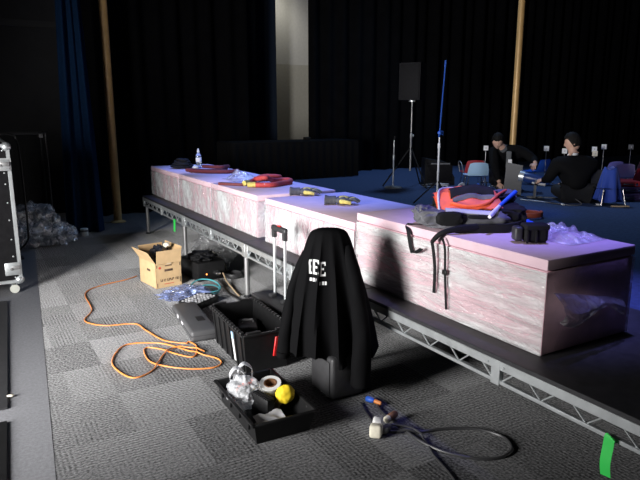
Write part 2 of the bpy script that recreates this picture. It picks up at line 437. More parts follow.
curtain('blue_curtain', 1.08, 1.62, 8.85, 0.012, 5.2, 'bluecurt', 'narrow blue curtain hanging left of the golden pole', depth=0.07, per=0.17, nv=14,
        gather=lambda v: 0.95 - 0.62 * v, seed=0.5)

# ---------------- poles
def pole(x, y, z0, r, label):
    t = thing('stage_pole', label, 'pole', (x, y, z0))
    bb = MB(); bb.lathe([(r, 0), (r, 5.6)], seg=20); bb.build('shaft', 'gold', t)
    bb = MB(); bb.lathe([(r * 1.9, 0), (r * 1.9, 0.012), (r * 1.15, 0.03), (r * 1.0, 0.035)], seg=20); bb.build('floor_flange', 'gold', t)
pole(1.93, 9.56, 0, 0.062, 'golden pole on the carpet beside the blue curtain')
pole(8.30, 7.5, 0.53, 0.055, 'golden pole behind the kneeling person on stage')

# ---------------- stage platforms along the front edge
XF, ZD = 2.06, 0.535
def platform(y0, y1, label, fine, legs):
    L = y1 - y0; t = thing('stage_platform', label, 'stage platform', (XF, y0, 0), 0, 'stage platforms of the front edge')
    bb = MB(); bb.box((0.61, L / 2, ZD - 0.011), (1.22, L - 0.004, 0.022), bev=0.003, seg=1); bb.build('deck_board', 'deck', t)
    def truss(x, name):
        bb = MB()
        bb.box((x, L / 2, ZD - 0.045), (0.03, L - 0.004, 0.045), bev=0.003, seg=1)          # top chord
        f = bb.build(name, 'alu', t)
        bb = MB(); bb.box((x, L / 2, 0.406), (0.025, L - 0.004, 0.02 if fine else 0.022), bev=0.003, seg=1); bb.build('bottom_rail', 'alu', f)
        n = max(2, round(L / 2 / 0.245)) * 2
        bb = MB()
        for h in range(2):
            a, e = (0.05, L / 2 - 0.03) if h == 0 else (L / 2 + 0.03, L - 0.05)
            k = n // 2
            pts = []
            for i in range(2 * k + 1):
                y = a + (e - a) * i / (2 * k); pts.append((x, y, 0.505 if i % 2 else 0.41))
            bb.tube(pts, 0.0055 if fine else 0.0065, 6)
        bb.build('zigzag_bracing', 'alu', f)
        for y, wd in ((0.03, 0.06), (L / 2, 0.055), (L - 0.03, 0.06)):
            bb = MB(); bb.box((x - 0.002, y, 0.452), (0.03, wd, 0.125), bev=0.002, seg=1)
            for e in (-1, 1):
                if 0.1 < y + e * wd * .9 < L - 0.1:
                    bb.lathe([(0.006, 0), (0.006, 0.004)], c=(x - 0.017, y + e * wd * .9, 0.488), seg=8, mx=Matrix.Rotation(-PI / 2, 3, 'Y'))
            bb.build('gusset_post', 'alu', f)
    truss(0.016, 'front_truss'); truss(1.204, 'rear_truss')
    for lx, ly in legs:
        bb = MB(); bb.lathe([(0.024, 0.02), (0.024, 0.40)], c=(lx, ly, 0), seg=14)
        lg = bb.build('leg', 'steel', t)
        bb = MB(); bb.lathe([(0.034, 0.0), (0.034, 0.012), (0.025, 0.022)], c=(lx, ly, 0), seg=14); bb.build('foot_pad', 'rubber', lg)
platform(6.65, 8.45, 'stage platform at the far end of the row, under the bottle end of the foam', False, [(0.04, 0.07), (0.04, 1.74), (1.18, 0.07), (1.18, 1.74)])
platform(4.87, 6.646, 'stage platform with the pale plastic heap and dark case beneath it', False, [(0.04, 0.05), (1.18, 0.05), (1.18, 1.70)])
platform(3.10, 4.866, 'stage platform half hidden behind the black tote and jacket', False, [(0.04, 0.05), (1.18, 0.05), (1.18, 1.70)])
platform(0.66, 3.096, 'long stage platform with slender zigzag truss and a green tape strip', True, [(0.04, 0.07), (1.18, 0.07), (1.18, 2.36)])

# ---------------- foam blocks in stretch film
def wrap_shell(bb, x0, x1, y0, y1, z0, z1, amp, seed, res=0.045, faces=('front', 'top', 'near', 'far', 'back')):
    def d(p): 
        q = Vector((p[0] * 5, p[1] * 5, p[2] * 7)); return amp * (noise.noise(q + Vector((seed, 0, 0))) + 0.6 * noise.noise(q * 2.7 + Vector((0, seed, 0))))
    def sheet(o, du, dv, n):
        o, du, dv, n = map(Vector, (o, du, dv, n)); nu = max(4, int(du.length / res)); nv = max(4, int(dv.length / res))
        def fn(u, v):
            p = o + du * u + dv * v
            e = min(1.0, 6 * min(u, 1 - u, v, 1 - v) + 0.0)
            return p + n * (0.004 + abs(d(p)) * e)
        bb.grid(fn, nu, nv)
    if 'front' in faces: sheet((x0, y0, z0), (0, y1 - y0, 0), (0, 0, z1 - z0), (-1, 0, 0))
    if 'back' in faces: sheet((x1, y0, z0), (0, y1 - y0, 0), (0, 0, z1 - z0), (1, 0, 0))
    if 'near' in faces: sheet((x0, y0, z0), (x1 - x0, 0, 0), (0, 0, z1 - z0), (0, -1, 0))
    if 'far' in faces: sheet((x0, y1, z0), (x1 - x0, 0, 0), (0, 0, z1 - z0), (0, 1, 0))
    if 'top' in faces: sheet((x0, y0, z1), (x1 - x0, 0, 0), (0, y1 - y0, 0), (0, 0, 1))
FX0, FX1, FZ0 = 2.228, 2.975, 0.537
def foam_block(y0, y1, ztop, label, seed, slab=True, FX1=3.06):
    cy = (y0 + y1) / 2
    t = thing('foam_block', label, 'foam block', (FX0, cy, FZ0), 0, 'pink foam blocks in clear film')
    zc = ztop - (0.055 if slab else 0)
    bb = MB(); bb.box(((FX0 + FX1) / 2, cy, (FZ0 + zc) / 2), (FX1 - FX0, y1 - y0, zc - FZ0), bev=0.008, seg=2)
    bb.build('foam_core', 'foam', t, world=True)
    if slab:
        bb = MB(); bb.box(((FX0 + FX1) / 2, cy, ztop - 0.0265), (FX1 - FX0 + 0.006, y1 - y0 + 0.004, 0.053), bev=0.006, seg=2)
        tag(bb.build('top_slab', 'foamtop', t, world=True), 'paler pink top slab')
    bb = MB(); wrap_shell(bb, FX0 - 0.005, FX1 + 0.005, y0 - 0.003, y1 + 0.003, FZ0 + 0.002, zc - 0.004 if not slab else zc, 0.008, seed, faces=('front', 'far', 'back'))
    bb.build('film_wrap', 'film' if slab else 'filmh', t, world=True)
    bb = MB(); wrap_shell(bb, FX0 - 0.005, FX1 + 0.005, y0 - 0.003, y1 + 0.003, FZ0 + 0.002, zc, 0.012, seed + 5, faces=('near',))
    bb.build('end_film', 'filmdark' if not slab else 'film', t, world=True)
    return t
foam_block(7.30, 8.54, 0.928, 'wrapped pink foam block at the far end, under the water bottle', 1.0)
foam_block(6.16, 7.265, 0.928, 'wrapped pink foam block second from the far end, maroon straps on top', 2.0)
foam_block(4.945, 6.125, 0.928, 'wrapped pink foam block carrying the red yellow-tipped strap', 3.0)
foam_block(3.345, 4.765, 0.928, 'wrapped pink foam block carrying the two work gloves', 4.0)
fb = foam_block(1.760, 3.308, 0.945, 'largest nearest wrapped foam block, under the slab with the backpack', 5.0, slab=False, FX1=2.875)
# loose film flap on the near end of the big block
bb = MB()
def flap(u, v):
    x = FX0 + 0.02 + 0.52 * u; zt = 0.85 - 0.10 * u; d = 0.10 + 0.03 * math.sin(u * 7) - 0.05 * u
    z = zt - d * v * 1.3
    y = 1.755 - 0.02 - 0.075 * math.sin(v * PI * 0.8) * (1 - 0.6 * u) + 0.012 * nz((u * 9, v * 5, 1))
    return (x, y, z)
bb.grid(flap, 40, 12); bb.build('film_flap', 'tuft', fb, world=True)
bb = MB(); bb.box((2.556, 2.54, 0.947 + 0.0275), (0.66, 1.56, 0.053), bev=0.006, seg=2)
tag(bb.build('foam_slab', 'foamtop', world=True, origin=(2.556, 2.54, 0.947)), 'pale pink foam slab lying on the nearest wrapped block', 'foam slab')

# ================================================================== FLOOR, LEFT SIDE
# flight case on casters
t = thing('flight_case', 'black flight case with bright metal edges on casters, cut by the picture edge', 'flight case', (-0.14, 6.79, 0))
cx0, cx1, cy0, cy1, cz0, cz1 = -0.475, 0.475, -0.70, 0.70, 0.105, 1.39
b = MB(); b.box((0, 0, (cz0 + cz1) / 2), (cx1 - cx0 - 0.012, cy1 - cy0 - 0.012, cz1 - cz0 - 0.012)); b.build('body', 'lam', t)
b = MB()
E_ = 0.034
for xx in (cx0, cx1):
    for yy in (cy0, cy1): b.box((xx - math.copysign(E_ / 2, xx), yy - math.copysign(E_ / 2, yy), (cz0 + cz1) / 2), (E_, E_, cz1 - cz0), bev=0.004, seg=1)
for zz in (cz0 + E_ / 2, cz1 - E_ / 2):
    for yy in (cy0, cy1): b.box((0, yy - math.copysign(E_ / 2, yy), zz), (cx1 - cx0, E_, E_), bev=0.004, seg=1)
    for xx in (cx0, cx1): b.box((xx - math.copysign(E_ / 2, xx), 0, zz), (E_, cy1 - cy0, E_), bev=0.004, seg=1)
b.box((0, cy0 + 0.004, cz1 - 0.145), (cx1 - cx0, 0.012, 0.035)); 
tag(b.build('metal_edging', 'alu', t), 'bright metal edge profiles')
for xx in (cx0, cx1):
    for yy in (cy0, cy1):
        for zz in (cz0, cz1):
            b = MB(); b.ball((xx - math.copysign(0.028, xx), yy - math.copysign(0.028, yy), zz + (0.028 if zz == cz0 else -0.028)), 0.045, 2); b.build('corner_brace', 'alu', t)
for zz, hh in ((cz1 - 0.19, 0.10), (0.245, 0.12)):
    b = MB(); b.box((cx1 - 0.078, cy0 - 0.004, zz), (0.13, 0.012, hh), bev=0.005)
    p = b.build('latch_plate', 'alu', t)
    b = MB(); b.box((cx1 - 0.05, cy0 - 0.014, zz + 0.01), (0.07, 0.012, 0.035), bev=0.004)
    b.lathe([(0.014, 0), (0.014, 0.01)], c=(cx1 - 0.085, cy0 - 0.01, zz), seg=12, mx=Matrix.Rotation(PI / 2, 3, 'X')); b.build('butterfly_catch', 'steel', p)
b = MB()
for zz in (0.36, 0.52, 0.70, 0.86, 1.03, 1.13, 0.16, 1.33):
    for xx in (cx1 - 0.062, cx0 + 0.062): b.ball((xx, cy0 + 0.004, zz), (0.008, 0.006, 0.008), 1)
b.build('rivets', 'alu', t)
for xx in (cx0 + 0.06, cx1 - 0.075):
    for yy in (cy0 + 0.06, cy1 - 0.06):
        b = MB(); b.box((xx, yy, cz0 - 0.004), (0.075, 0.075, 0.008)); b.box((xx - 0.02, yy, 0.07), (0.006, 0.04, 0.07)); b.box((xx + 0.02, yy, 0.07), (0.006, 0.04, 0.07))
        p = b.build('caster', 'alu', t)
        b = MB(); b.lathe([(0.012, -0.015), (0.040, -0.013), (0.042, 0), (0.040, 0.013), (0.012, 0.015)], c=(xx + 0.0, yy - 0.012, 0.042), seg=20, mx=Matrix.Rotation(PI / 2, 3, 'Y') if False else Matrix.Rotation(PI / 2, 3, 'X'))
        b.build('wheel', 'wheel', p)

# heap of plastic sheeting behind the case
b = MB(); b.ball((0.60, 8.33, 0.22), (0.40, 0.30, 0.30), 5, 0.28, 2.6, 3.0, flat=-0.215); b.ball((0.92, 8.30, 0.12), (0.20, 0.20, 0.15), 4, 0.5, 3.4, 5.0, flat=-0.115)
b.ball((0.30, 8.30, 0.15), (0.30, 0.25, 0.2), 4, 0.3, 3.0, 9.0, flat=-0.145)
tag(b.build('plastic_sheeting', 'tuft', world=True, origin=(0.6, 8.33, 0)), 'crumpled clear plastic sheeting heaped behind the flight case', 'plastic sheeting')

# wire-mesh cage trolley and the tube-frame in front of it
t = thing('mesh_trolley', 'tall dark wire-mesh trolley in the shade left of the blue curtain', 'trolley', (0.20, 9.35, 0))
b = MB()
for xx in (-0.75, 0.75):
    for yy in (-0.32, 0.32): b.tube([(xx, yy, 0.06), (xx, yy, 1.40)], 0.013, 8)
for zz in (0.10, 1.39):
    for yy in (-0.32, 0.32): b.tube([(-0.75, yy, zz), (0.75, yy, zz)], 0.012, 8)
    for xx in (-0.75, 0.75): b.tube([(xx, -0.32, zz), (xx, 0.32, zz)], 0.012, 8)
b.build('frame', 'darkpl', t)
b = MB()
for k in range(1, 30): b.tube([(-0.75 + k * 0.05, -0.32, 0.1), (-0.75 + k * 0.05, -0.32, 1.39)], 0.0018, 4)
for k in range(1, 20): b.tube([(-0.75, -0.322, 0.1 + k * 0.065), (0.75, -0.322, 0.1 + k * 0.065)], 0.0018, 4)
b.build('wire_mesh', 'blackpl', t)
b = MB(); b.box((0, 0, 0.115), (1.48, 0.62, 0.02)); b.build('tray', 'blackpl', t)
b = MB(); b.box((0.69, -0.345, 1.36), (0.05, 0.02, 0.05), bev=0.005); b.build('latch', 'greypl', t)
for xx in (-0.7, 0.7):
    for yy in (-0.28, 0.28):
        b = MB(); b.lathe([(0.015, -0.013), (0.04, -0.012), (0.04, 0.012), (0.015, 0.013)], c=(xx, yy, 0.04), seg=14, mx=Matrix.Rotation(PI / 2, 3, 'X')); b.box((xx, yy, 0.08), (0.03, 0.04, 0.03)); b.build('caster', 'rubber', t)
t = thing('hand_truck', 'thin black tube-framed hand truck between flight case and plastic sheeting', 'hand truck', (0.33, 7.72, 0))
b = MB(); b.tube(smooth_path([(-0.2, 0, 0.05), (-0.2, 0, 0.7), (-0.2, 0.02, 1.3), (-0.14, 0.03, 1.42), (0.12, 0.03, 1.42), (0.185, 0.02, 1.3), (0.20, 0, 0.7), (0.20, 0, 0.28), (0.19, 0, 0.2), (0.14, 0, 0.13), (0.06, 0, 0.06)], 5), 0.011, 8); b.build('tube_frame', 'blackpl', t)
b = MB(); b.box((-0.06, -0.07, 0.006), (0.36, 0.16, 0.012)); b.box((-0.06, 0.005, 0.05), (0.30, 0.014, 0.09)); b.build('toe_plate', 'blackpl', t)
# can by the blue curtain
t = thing('tape_can', 'small white can with a dark band at the foot of the blue curtain', 'can', (1.29, 8.66, 0))
b = MB(); b.lathe([(0.05, 0), (0.052, 0.004), (0.052, 0.10), (0.048, 0.106), (0.02, 0.106)], seg=20); b.build('body', 'whitepl', t)
b = MB(); b.lathe([(0.053, 0.062), (0.053, 0.09)], seg=20); b.build('band', 'greypl', t)

# dark panels lying at the left picture edge, and a scrap
b = MB(); b.hexa([(-0.9, 3.62, 0.004), (0.050, 3.62, 0.004), (0.178, 5.86, 0.004), (-0.9, 5.86, 0.004), (-0.9, 3.62, 0.014), (0.050, 3.62, 0.014), (0.178, 5.86, 0.014), (-0.9, 5.86, 0.014)])
tag(b.build('floor_panel', 'darkpl', world=True, origin=(-0.4, 4.7, 0.004)), 'dark flat panel on the floor just below the flight case', 'panel')
b = MB(); b.hexa([(-0.9, 2.2, 0.004), (-0.035, 2.2, 0.004), (0.038, 3.45, 0.004), (-0.9, 3.45, 0.004), (-0.9, 2.2, 0.014), (-0.035, 2.2, 0.014), (0.038, 3.45, 0.014), (-0.9, 3.45, 0.014)])
tag(b.build('floor_panel', 'blackpl', world=True, origin=(-0.4, 2.8, 0.004)), 'blackish flat panel on the floor in the lower corner of the picture', 'panel')
b = MB(); b.ball((0.075, 3.775, 0.012), (0.02, 0.013, 0.009), 2, 0.5, 2, 1, flat=-0.008); tag(b.build('paper_scrap', 'cream', world=True, origin=(0.075, 3.775, 0.003)), 'tiny pale scrap on the floor beside the dark panel', 'scrap')

# ================================================================== CARTON AND THINGS UNDER THE STAGE
t = thing('cardboard_carton', 'open cardboard carton with raised flaps and black plastic inside', 'carton', (1.545, 5.80, 0), math.radians(9))
W_, D_, H_ = 0.265, 0.38, 0.245
b = MB()
th = 0.005
for sx in (-1, 1): b.box((sx * (W_ / 2 - th / 2), 0, H_ / 2), (th, D_, H_))
b.box((0, -D_ / 2 + th / 2, H_ / 2), (W_, th, H_)); b.box((0, D_ / 2 - th / 2, H_ / 2), (W_, th, H_)); b.box((0, 0, th / 2), (W_, D_, th))
p = b.build('box_body', 'card', t)
b = MB()
b.box((0.0, -D_ / 2 - 0.001, H_ - 0.075), (0.085, 0.003, 0.022), bev=0.001); b.build('hand_hole', 'ink', p); b = MB(); b.box((-W_ / 2 - 0.001, -0.03, H_ - 0.085), (0.003, 0.075, 0.022)); b.build('hand_hole', 'ink', p)
b = MB()                                                            # worn printing: a row of block strokes, corner marks
xs = -0.085
for k, wd in enumerate((0.018, 0.008, 0.02, 0.0, 0.022, 0.018, 0.022, 0.014, 0.0, 0.02, 0.016)):
    if wd:
        zc = 0.075
        b.box((xs, -D_ / 2 - 0.0008, zc), (0.005, 0.002, 0.024))
        if wd > 0.012: b.box((xs + wd * 0.4, -D_ / 2 - 0.0008, zc + (0.010 if k % 2 else -0.010)), (wd * 0.7, 0.002, 0.005)); b.box((xs + wd * 0.72, -D_ / 2 - 0.0008, zc + (0.005 if k % 3 else -0.004)), (0.005, 0.002, 0.014))
    xs += 0.0175
b.box((0, -D_ / 2 - 0.0008, H_ - 0.03), (0.07, 0.002, 0.010)); b.box((-0.12, -D_ / 2 - 0.0008, 0.03), (0.006, 0.002, 0.04)); b.box((0.12, -D_ / 2 - 0.0008, 0.06), (0.006, 0.002, 0.05)); b.box((0.12, -D_ / 2 - 0.0008, 0.215), (0.008, 0.002, 0.03)); b.box((-0.12, -D_ / 2 - 0.0008, 0.215), (0.006, 0.002, 0.03))
b.build('printing', 'ink', p)
b = MB(); b.box((0.0, -D_ / 2 - 0.0008, 0.035), (0.10, 0.002, 0.006)); b.lathe([(0.013, 0), (0.013, 0.002)], c=(-0.09, -D_ / 2, 0.20), seg=14, mx=Matrix.Rotation(PI / 2, 3, 'X')); b.build('red_mark', 'redink', p)
b = MB(); b.box((0, 0, 0.065), (W_ - 0.01, 0.004, 0.13), rot=(math.radians(-14), 0, 0)); f = b.build('front_flap', 'card', t)
f.location = (0, -D_ / 2 + 0.002, H_); f.rotation_euler = (math.radians(20), 0, 0)
b = MB(); b.box((0, -0.0025, 0.055), (0.045, 0.002, 0.13), rot=(math.radians(-14), 0, 0)); b.build('tape_strip', 'tape', f)
b = MB(); b.box((0, 0, 0.07), (0.004, D_ - 0.01, 0.14)); f = b.build('side_flap', 'card', t); f.location = (-W_ / 2 + 0.002, 0, H_); f.rotation_euler = (0, math.radians(-32), 0)
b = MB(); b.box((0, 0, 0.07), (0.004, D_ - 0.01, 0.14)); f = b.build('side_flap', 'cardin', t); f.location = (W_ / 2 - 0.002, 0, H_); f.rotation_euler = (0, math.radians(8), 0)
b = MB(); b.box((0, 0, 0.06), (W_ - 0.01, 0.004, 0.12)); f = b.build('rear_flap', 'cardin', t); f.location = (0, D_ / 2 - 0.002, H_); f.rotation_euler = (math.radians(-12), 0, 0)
b = MB(); b.ball((1.555, 5.83, 0.225), (0.10, 0.14, 0.15), 4, 0.3, 3.0, 2.0); tag(b.build('black_bag', 'blackbag', world=True, origin=(1.555, 5.83, 0.1)), 'shiny black plastic bag stuffed into the cardboard carton', 'plastic bag')
b = MB(); b.ball((1.61, 5.77, 0.385), (0.032, 0.032, 0.025), 3, 0.4, 2.0, 4.0); tag(b.build('crumpled_paper', 'cream', world=True, origin=(1.61, 5.77, 0.36)), 'pale crumpled paper on the black bag in the carton', 'paper')

b = MB(); b.ball((2.36, 6.42, 0.13), (0.22, 0.30, 0.21), 5, 0.35, 3.0, 8.0, flat=-0.125); b.ball((2.28, 6.12, 0.08), (0.12, 0.13, 0.13), 4, 0.35, 3.0, 4.0, flat=-0.075)
tag(b.build('plastic_sheeting', 'bagfilm', world=True, origin=(2.36, 6.4, 0)), 'pale crumpled plastic sheeting under the stage behind the carton', 'plastic sheeting')
t = thing('equipment_case', 'dark equipment case with orange light and chrome knob beside the carton', 'equipment case', (1.99, 5.83, 0), math.radians(6))
b = MB(); b.box((0, 0, 0.10), (0.30, 0.44, 0.19), bev=0.012); b.build('body', 'blackpl', t)
b = MB(); b.ball((-0.06, -0.224, 0.075), 0.007, 2); b.build('indicator_light', 'led', t)
b = MB(); b.lathe([(0.010, 0), (0.024, 0.006), (0.028, 0.02), (0.02, 0.034), (0.005, 0.038)], c=(0.06, -0.22, 0.07), seg=16, mx=Matrix.Rotation(PI / 2, 3, 'X')); b.build('chrome_knob', 'chrome', t)
b = MB(); b.box((0, 0, 0.199), (0.10, 0.02, 0.01)); b.build('handle', 'rubber', t)
b = MB(); b.ball((1.96, 5.75, 0.235), (0.13, 0.13, 0.05), 4, 0.5, 2.6, 2.0, flat=-0.03); tag(b.build('black_cloth', 'blackcl', world=True, origin=(1.96, 5.75, 0.2)), 'crumpled black cloth on top of the dark equipment case', 'cloth')
b = MB(); b.tube(smooth_path([(2.06, 5.95, 0.212), (2.13, 5.92, 0.23), (2.18, 5.86, 0.17), (2.23, 5.82, 0.11), (2.24, 5.80, 0.03), (2.20, 5.84, 0.012), (2.25, 5.88, 0.01), (2.30, 5.86, 0.01)], 6), 0.006, 6)
tag(b.build('pale_cable', 'cream', world=True, origin=(2.12, 5.8, 0.005)), 'pale cable looping off the side of the dark equipment case', 'cable')
# blue bag and cable ring
b = MB(); b.ball((1.60, 5.22, 0.035), (0.21, 0.13, 0.055), 5, 0.45, 3.2, 6.0, flat=-0.03); tag(b.build('blue_bag', 'bluebag', world=True, origin=(1.60, 5.22, 0)), 'crumpled blue plastic bag on the carpet in front of the carton', 'plastic bag')
b = MB()
pts = [(1.83 + 0.135 * math.cos(a) * (1 + 0.04 * math.sin(3 * a)), 5.27 + 0.15 * math.sin(a), 0.035 + 0.05 * max(0, math.sin(a))) for a in [k * 2 * PI / 40 for k in range(41)]]
pts2 = [(1.82 + 0.125 * math.cos(a), 5.26 + 0.14 * math.sin(a), 0.012 + 0.02 * max(0, math.sin(a + 1))) for a in [k * 2 * PI / 40 for k in range(41)]]
b.tube(pts2 + pts, 0.0065, 6); tag(b.build('cable_coil', 'teal', world=True, origin=(1.83, 5.27, 0.0)), 'teal cable coil lying on the edge of the blue bag', 'cable')
# connector tray
t = thing('connector_tray', 'black shallow tray of small grey parts between blue bag and grey tool case', 'tray', (1.635, 4.925, 0), math.radians(32))
b = MB(); b.box((0, 0, 0.02), (0.30, 0.20, 0.04), bev=0.006); b.box((0.0, -0.098, 0.03), (0.30, 0.008, 0.06), bev=0.003); b.box((0.0, 0.098, 0.03), (0.30, 0.008, 0.06), bev=0.003); b.box((0.148, 0, 0.03), (0.008, 0.2, 0.06), bev=0.003); b.box((-0.148, 0, 0.03), (0.008, 0.2, 0.06), bev=0.003)
b.build('tray_body', 'blackpl', t)
b = MB(); rr = random.Random(3)
for i in range(7):
    for j in range(5): b.box((-0.12 + i * 0.04, -0.075 + j * 0.037, 0.05), (0.026, 0.022, 0.02 + 0.015 * rr.random()), rot=(0, 0, rr.random()), bev=0.003, seg=1)
tag(b.build('small_parts', 'lightcl', t), 'small grey pieces', kind='stuff')
# long grey tool case
t = thing('tool_case', 'flat grey plastic tool case lying beside the black tote', 'tool case', (1.45, 4.42, 0), math.radians(-6))
b = MB(); b.box((-0.03, 0, 0.045), (0.20, 0.74, 0.085), bev=0.022, seg=3); b.build('shell', 'toolgrey', t)
b = MB(); b.box((-0.03, 0, 0.048), (0.205, 0.742, 0.008), bev=0.003, seg=1); b.build('seam_ridge', 'darkpl', t)
b = MB(); b.box((0.0, -0.10, 0.089), (0.06, 0.10, 0.006), bev=0.002, seg=1); b.build('latch_recess', 'blackpl', t)
b = MB(); b.box((-0.128, 0.12, 0.055), (0.012, 0.05, 0.03), bev=0.003); b.box((-0.128, -0.05, 0.055), (0.012, 0.07, 0.02), bev=0.003); b.build('pale_latch', 'lightcl', t)
# blue-black coil and tan cable
b = MB(); b.tube([(2.24 + (0.085 + 0.006 * math.sin(a * 1.3)) * math.cos(a), 5.62 + (0.10 + 0.006 * math.cos(a * 1.7)) * math.sin(a), 0.008 + 0.0045 * a / PI) for a in [k * 2 * PI / 24 for k in range(24 * 5)]], 0.0065, 6)
tag(b.build('cable_coil', 'cord', world=True, origin=(2.24, 5.62, 0)), 'dark cable coil on the carpet under the stage beside a leg', 'cable')
b = MB(); b.tube(smooth_path([(2.14, 5.72, 0.055), (2.13, 5.6, 0.06), (2.10, 5.45, 0.03), (2.07, 5.2, 0.009), (2.035, 4.97, 0.009)], 6), 0.008, 6); tag(b.build('tan_cable', 'tan', world=True, origin=(2.1, 5.4, 0)), 'short tan cable running from the dark coil to the stage leg', 'cable')
b = MB(); b.tube(smooth_path([(2.06, 5.58, 0.02), (2.03, 5.35, 0.008), (1.98, 5.10, 0.008), (1.99, 4.8, 0.008), (1.97, 4.55, 0.008)], 6), 0.008, 6); tag(b.build('black_cable', 'cord', world=True, origin=(2.0, 5.2, 0)), 'black cable on the carpet beside the tan cable', 'cable')

# orange extension cord
pts = [(1.39, 6.15), (1.25, 6.06), (1.043, 5.99), (0.88, 5.88), (0.81, 5.70), (0.80, 5.40), (0.78, 5.20), (0.69, 5.0), (0.72, 4.87), (0.82, 4.76), (1.02, 4.69), (1.06, 4.5), (1.12, 4.22), (1.24, 4.08), (1.27, 4.10), (1.29, 3.98), (1.21, 3.81), (1.12, 3.92), (1.06, 4.05), (0.97, 4.14),
       (0.93, 4.02), (0.94, 3.84), (1.08, 3.66), (1.24, 3.57), (1.33, 3.60), (1.34, 3.70), (1.25, 3.86), (1.12, 4.12), (1.02, 4.22), (0.86, 4.27), (0.76, 4.15), (0.70, 3.98), (0.71, 3.82), (0.76, 3.68), (0.84, 3.68), (0.93, 3.76), (1.04, 3.95), (1.14, 4.03), (1.24, 3.98), (1.31, 3.86)]
cp = smooth_path([(x, y, 0.0) for x, y in pts], 7)
def lift(path, r):
    """raise a cord where it crosses an earlier stretch of itself"""
    out = []
    for i, p in enumerate(path):
        z = r
        for j in range(0, i - 12, 1):
            d = (Vector((p.x, p.y)) - Vector((path[j].x, path[j].y))).length
            if d < 0.05: z = max(z, r + 2.1 * r * (1 - d / 0.05))
        out.append(Vector((p.x, p.y, z)))
    return out
b = MB(); b.tube(lift(cp, 0.0055), 0.0050, 7)
o = tag(b.build('extension_cord', 'orange', world=True, origin=(1.0, 4.2, 0.0)), 'orange extension cord snaking over the grey carpet tiles', 'cord')
# ================================================================== TOTE, TROLLEY CHEST, JACKET
t = thing('storage_tote', 'open black storage tote with ribbed sides and notched rim', 'tote', (1.575, 3.675, 0), math.radians(-3))
def tub(bb, tw, td, bw, bd, h, th, z0=0.0):
    """open tapered tub with a wall thickness"""
    O = [(-bw / 2, -bd / 2, z0), (bw / 2, -bd / 2, z0), (bw / 2, bd / 2, z0), (-bw / 2, bd / 2, z0)]
    T = [(-tw / 2, -td / 2, z0 + h), (tw / 2, -td / 2, z0 + h), (tw / 2, td / 2, z0 + h), (-tw / 2, td / 2, z0 + h)]
    TI = [(math.copysign(abs(x) - th, x), math.copysign(abs(y) - th, y), z) for x, y, z in T]
    BI = [(math.copysign(abs(x) - th, x), math.copysign(abs(y) - th, y), z + th) for x, y, z in O]
    v = [[bb.bm.verts.new(p) for p in r] for r in (O, T, TI, BI)]
    for a, c in ((0, 1), (1, 2), (2, 3)):
        for k in range(4): bb.bm.faces.new((v[a][k], v[a][(k + 1) % 4], v[c][(k + 1) % 4], v[c][k]))
    bb.bm.faces.new(v[0][::-1]); bb.bm.faces.new(v[3])
b = MB(); tub(b, 0.33, 0.68, 0.28, 0.62, 0.275, 0.006); b.build('tub', 'blackpl', t)
b = MB()
for sx in (-1, 1):
    b.box((sx * 0.172, 0, 0.272), (0.022, 0.70, 0.014), bev=0.003, seg=1)
    for k in range(14): b.box((sx * 0.168, -0.31 + k * 0.0477, 0.284), (0.024, 0.026, 0.016), bev=0.003, seg=1)
for sy in (-1, 1):
    b.box((0, sy * 0.345, 0.272), (0.345, 0.022, 0.014), bev=0.003, seg=1)
    for k in range(2): b.box((-0.10 + k * 0.20, sy * 0.343, 0.284), (0.10, 0.022, 0.018), bev=0.003, seg=1)
b.build('notched_rim', 'blackpl', t)
for k in range(6):
    y = -0.28 + k * 0.112
    for sx in (-1, 1):
        b = MB(); b.hexa([(sx * 0.140, y - .012, 0.01), (sx * 0.152, y - .012, 0.01), (sx * 0.152, y + .012, 0.01), (sx * 0.140, y + .012, 0.01), (sx * 0.164, y - .012, 0.262), (sx * 0.174, y - .012, 0.262), (sx * 0.174, y + .012, 0.262), (sx * 0.164, y + .012, 0.262)])
        b.build('side_rib', 'blackpl', t)
b = MB()
b.hexa([(-0.151, -0.145, 0.03), (-0.146, -0.145, 0.03), (-0.146, -0.115, 0.03), (-0.151, -0.115, 0.03), (-0.169, -0.145, 0.19), (-0.164, -0.145, 0.19), (-0.164, -0.115, 0.19), (-0.169, -0.115, 0.19)]); p = tag(b.build('sticker', 'white', t), 'white and blue sticker strip')
b = MB(); b.hexa([(-0.170, -0.146, 0.19), (-0.164, -0.146, 0.19), (-0.164, -0.114, 0.19), (-0.170, -0.114, 0.19), (-0.174, -0.146, 0.235), (-0.168, -0.146, 0.235), (-0.168, -0.114, 0.235), (-0.174, -0.114, 0.235)]); b.build('sticker_head', 'ltblue', p)
b = MB(); rr = random.Random(8)
for lbl, m_, px, py, sx, sy, sz, rz, nm in (('black ribbed tool box lying in the black tote', 'blackpl', -0.03, -0.12, 0.16, 0.20, 0.16, 0.3, 'tool_box'), ('dark grey power tool lying in the black tote', 'darkpl', 0.04, 0.12, 0.14, 0.22, 0.18, -0.4, 'power_tool')):
    t2 = thing(nm, lbl, 'tool', (1.575 + px, 3.675 + py, 0.007), rz)
    b = MB(); b.box((0, 0, sz / 2), (sx, sy, sz), bev=0.02, seg=3); b.build('body', m_, t2)
    b = MB(); b.tube([(-sx * .3, 0, sz), (-sx * .25, 0, sz + 0.02), (sx * .25, 0, sz + 0.02), (sx * .3, 0, sz)], 0.008, 6); b.build('handle', 'greypl', t2)
b = MB(); b.box((0, 0, 0), (0.012, 0.06, 0.13), bev=0.005); 
o = tag(b.build('red_tool_grip', 'red', origin=(1.612, 3.300, 0.18)), 'bright red grip hooked on the end of the black tote', 'tool'); o.rotation_euler = (math.radians(-10), 0, math.radians(-80))

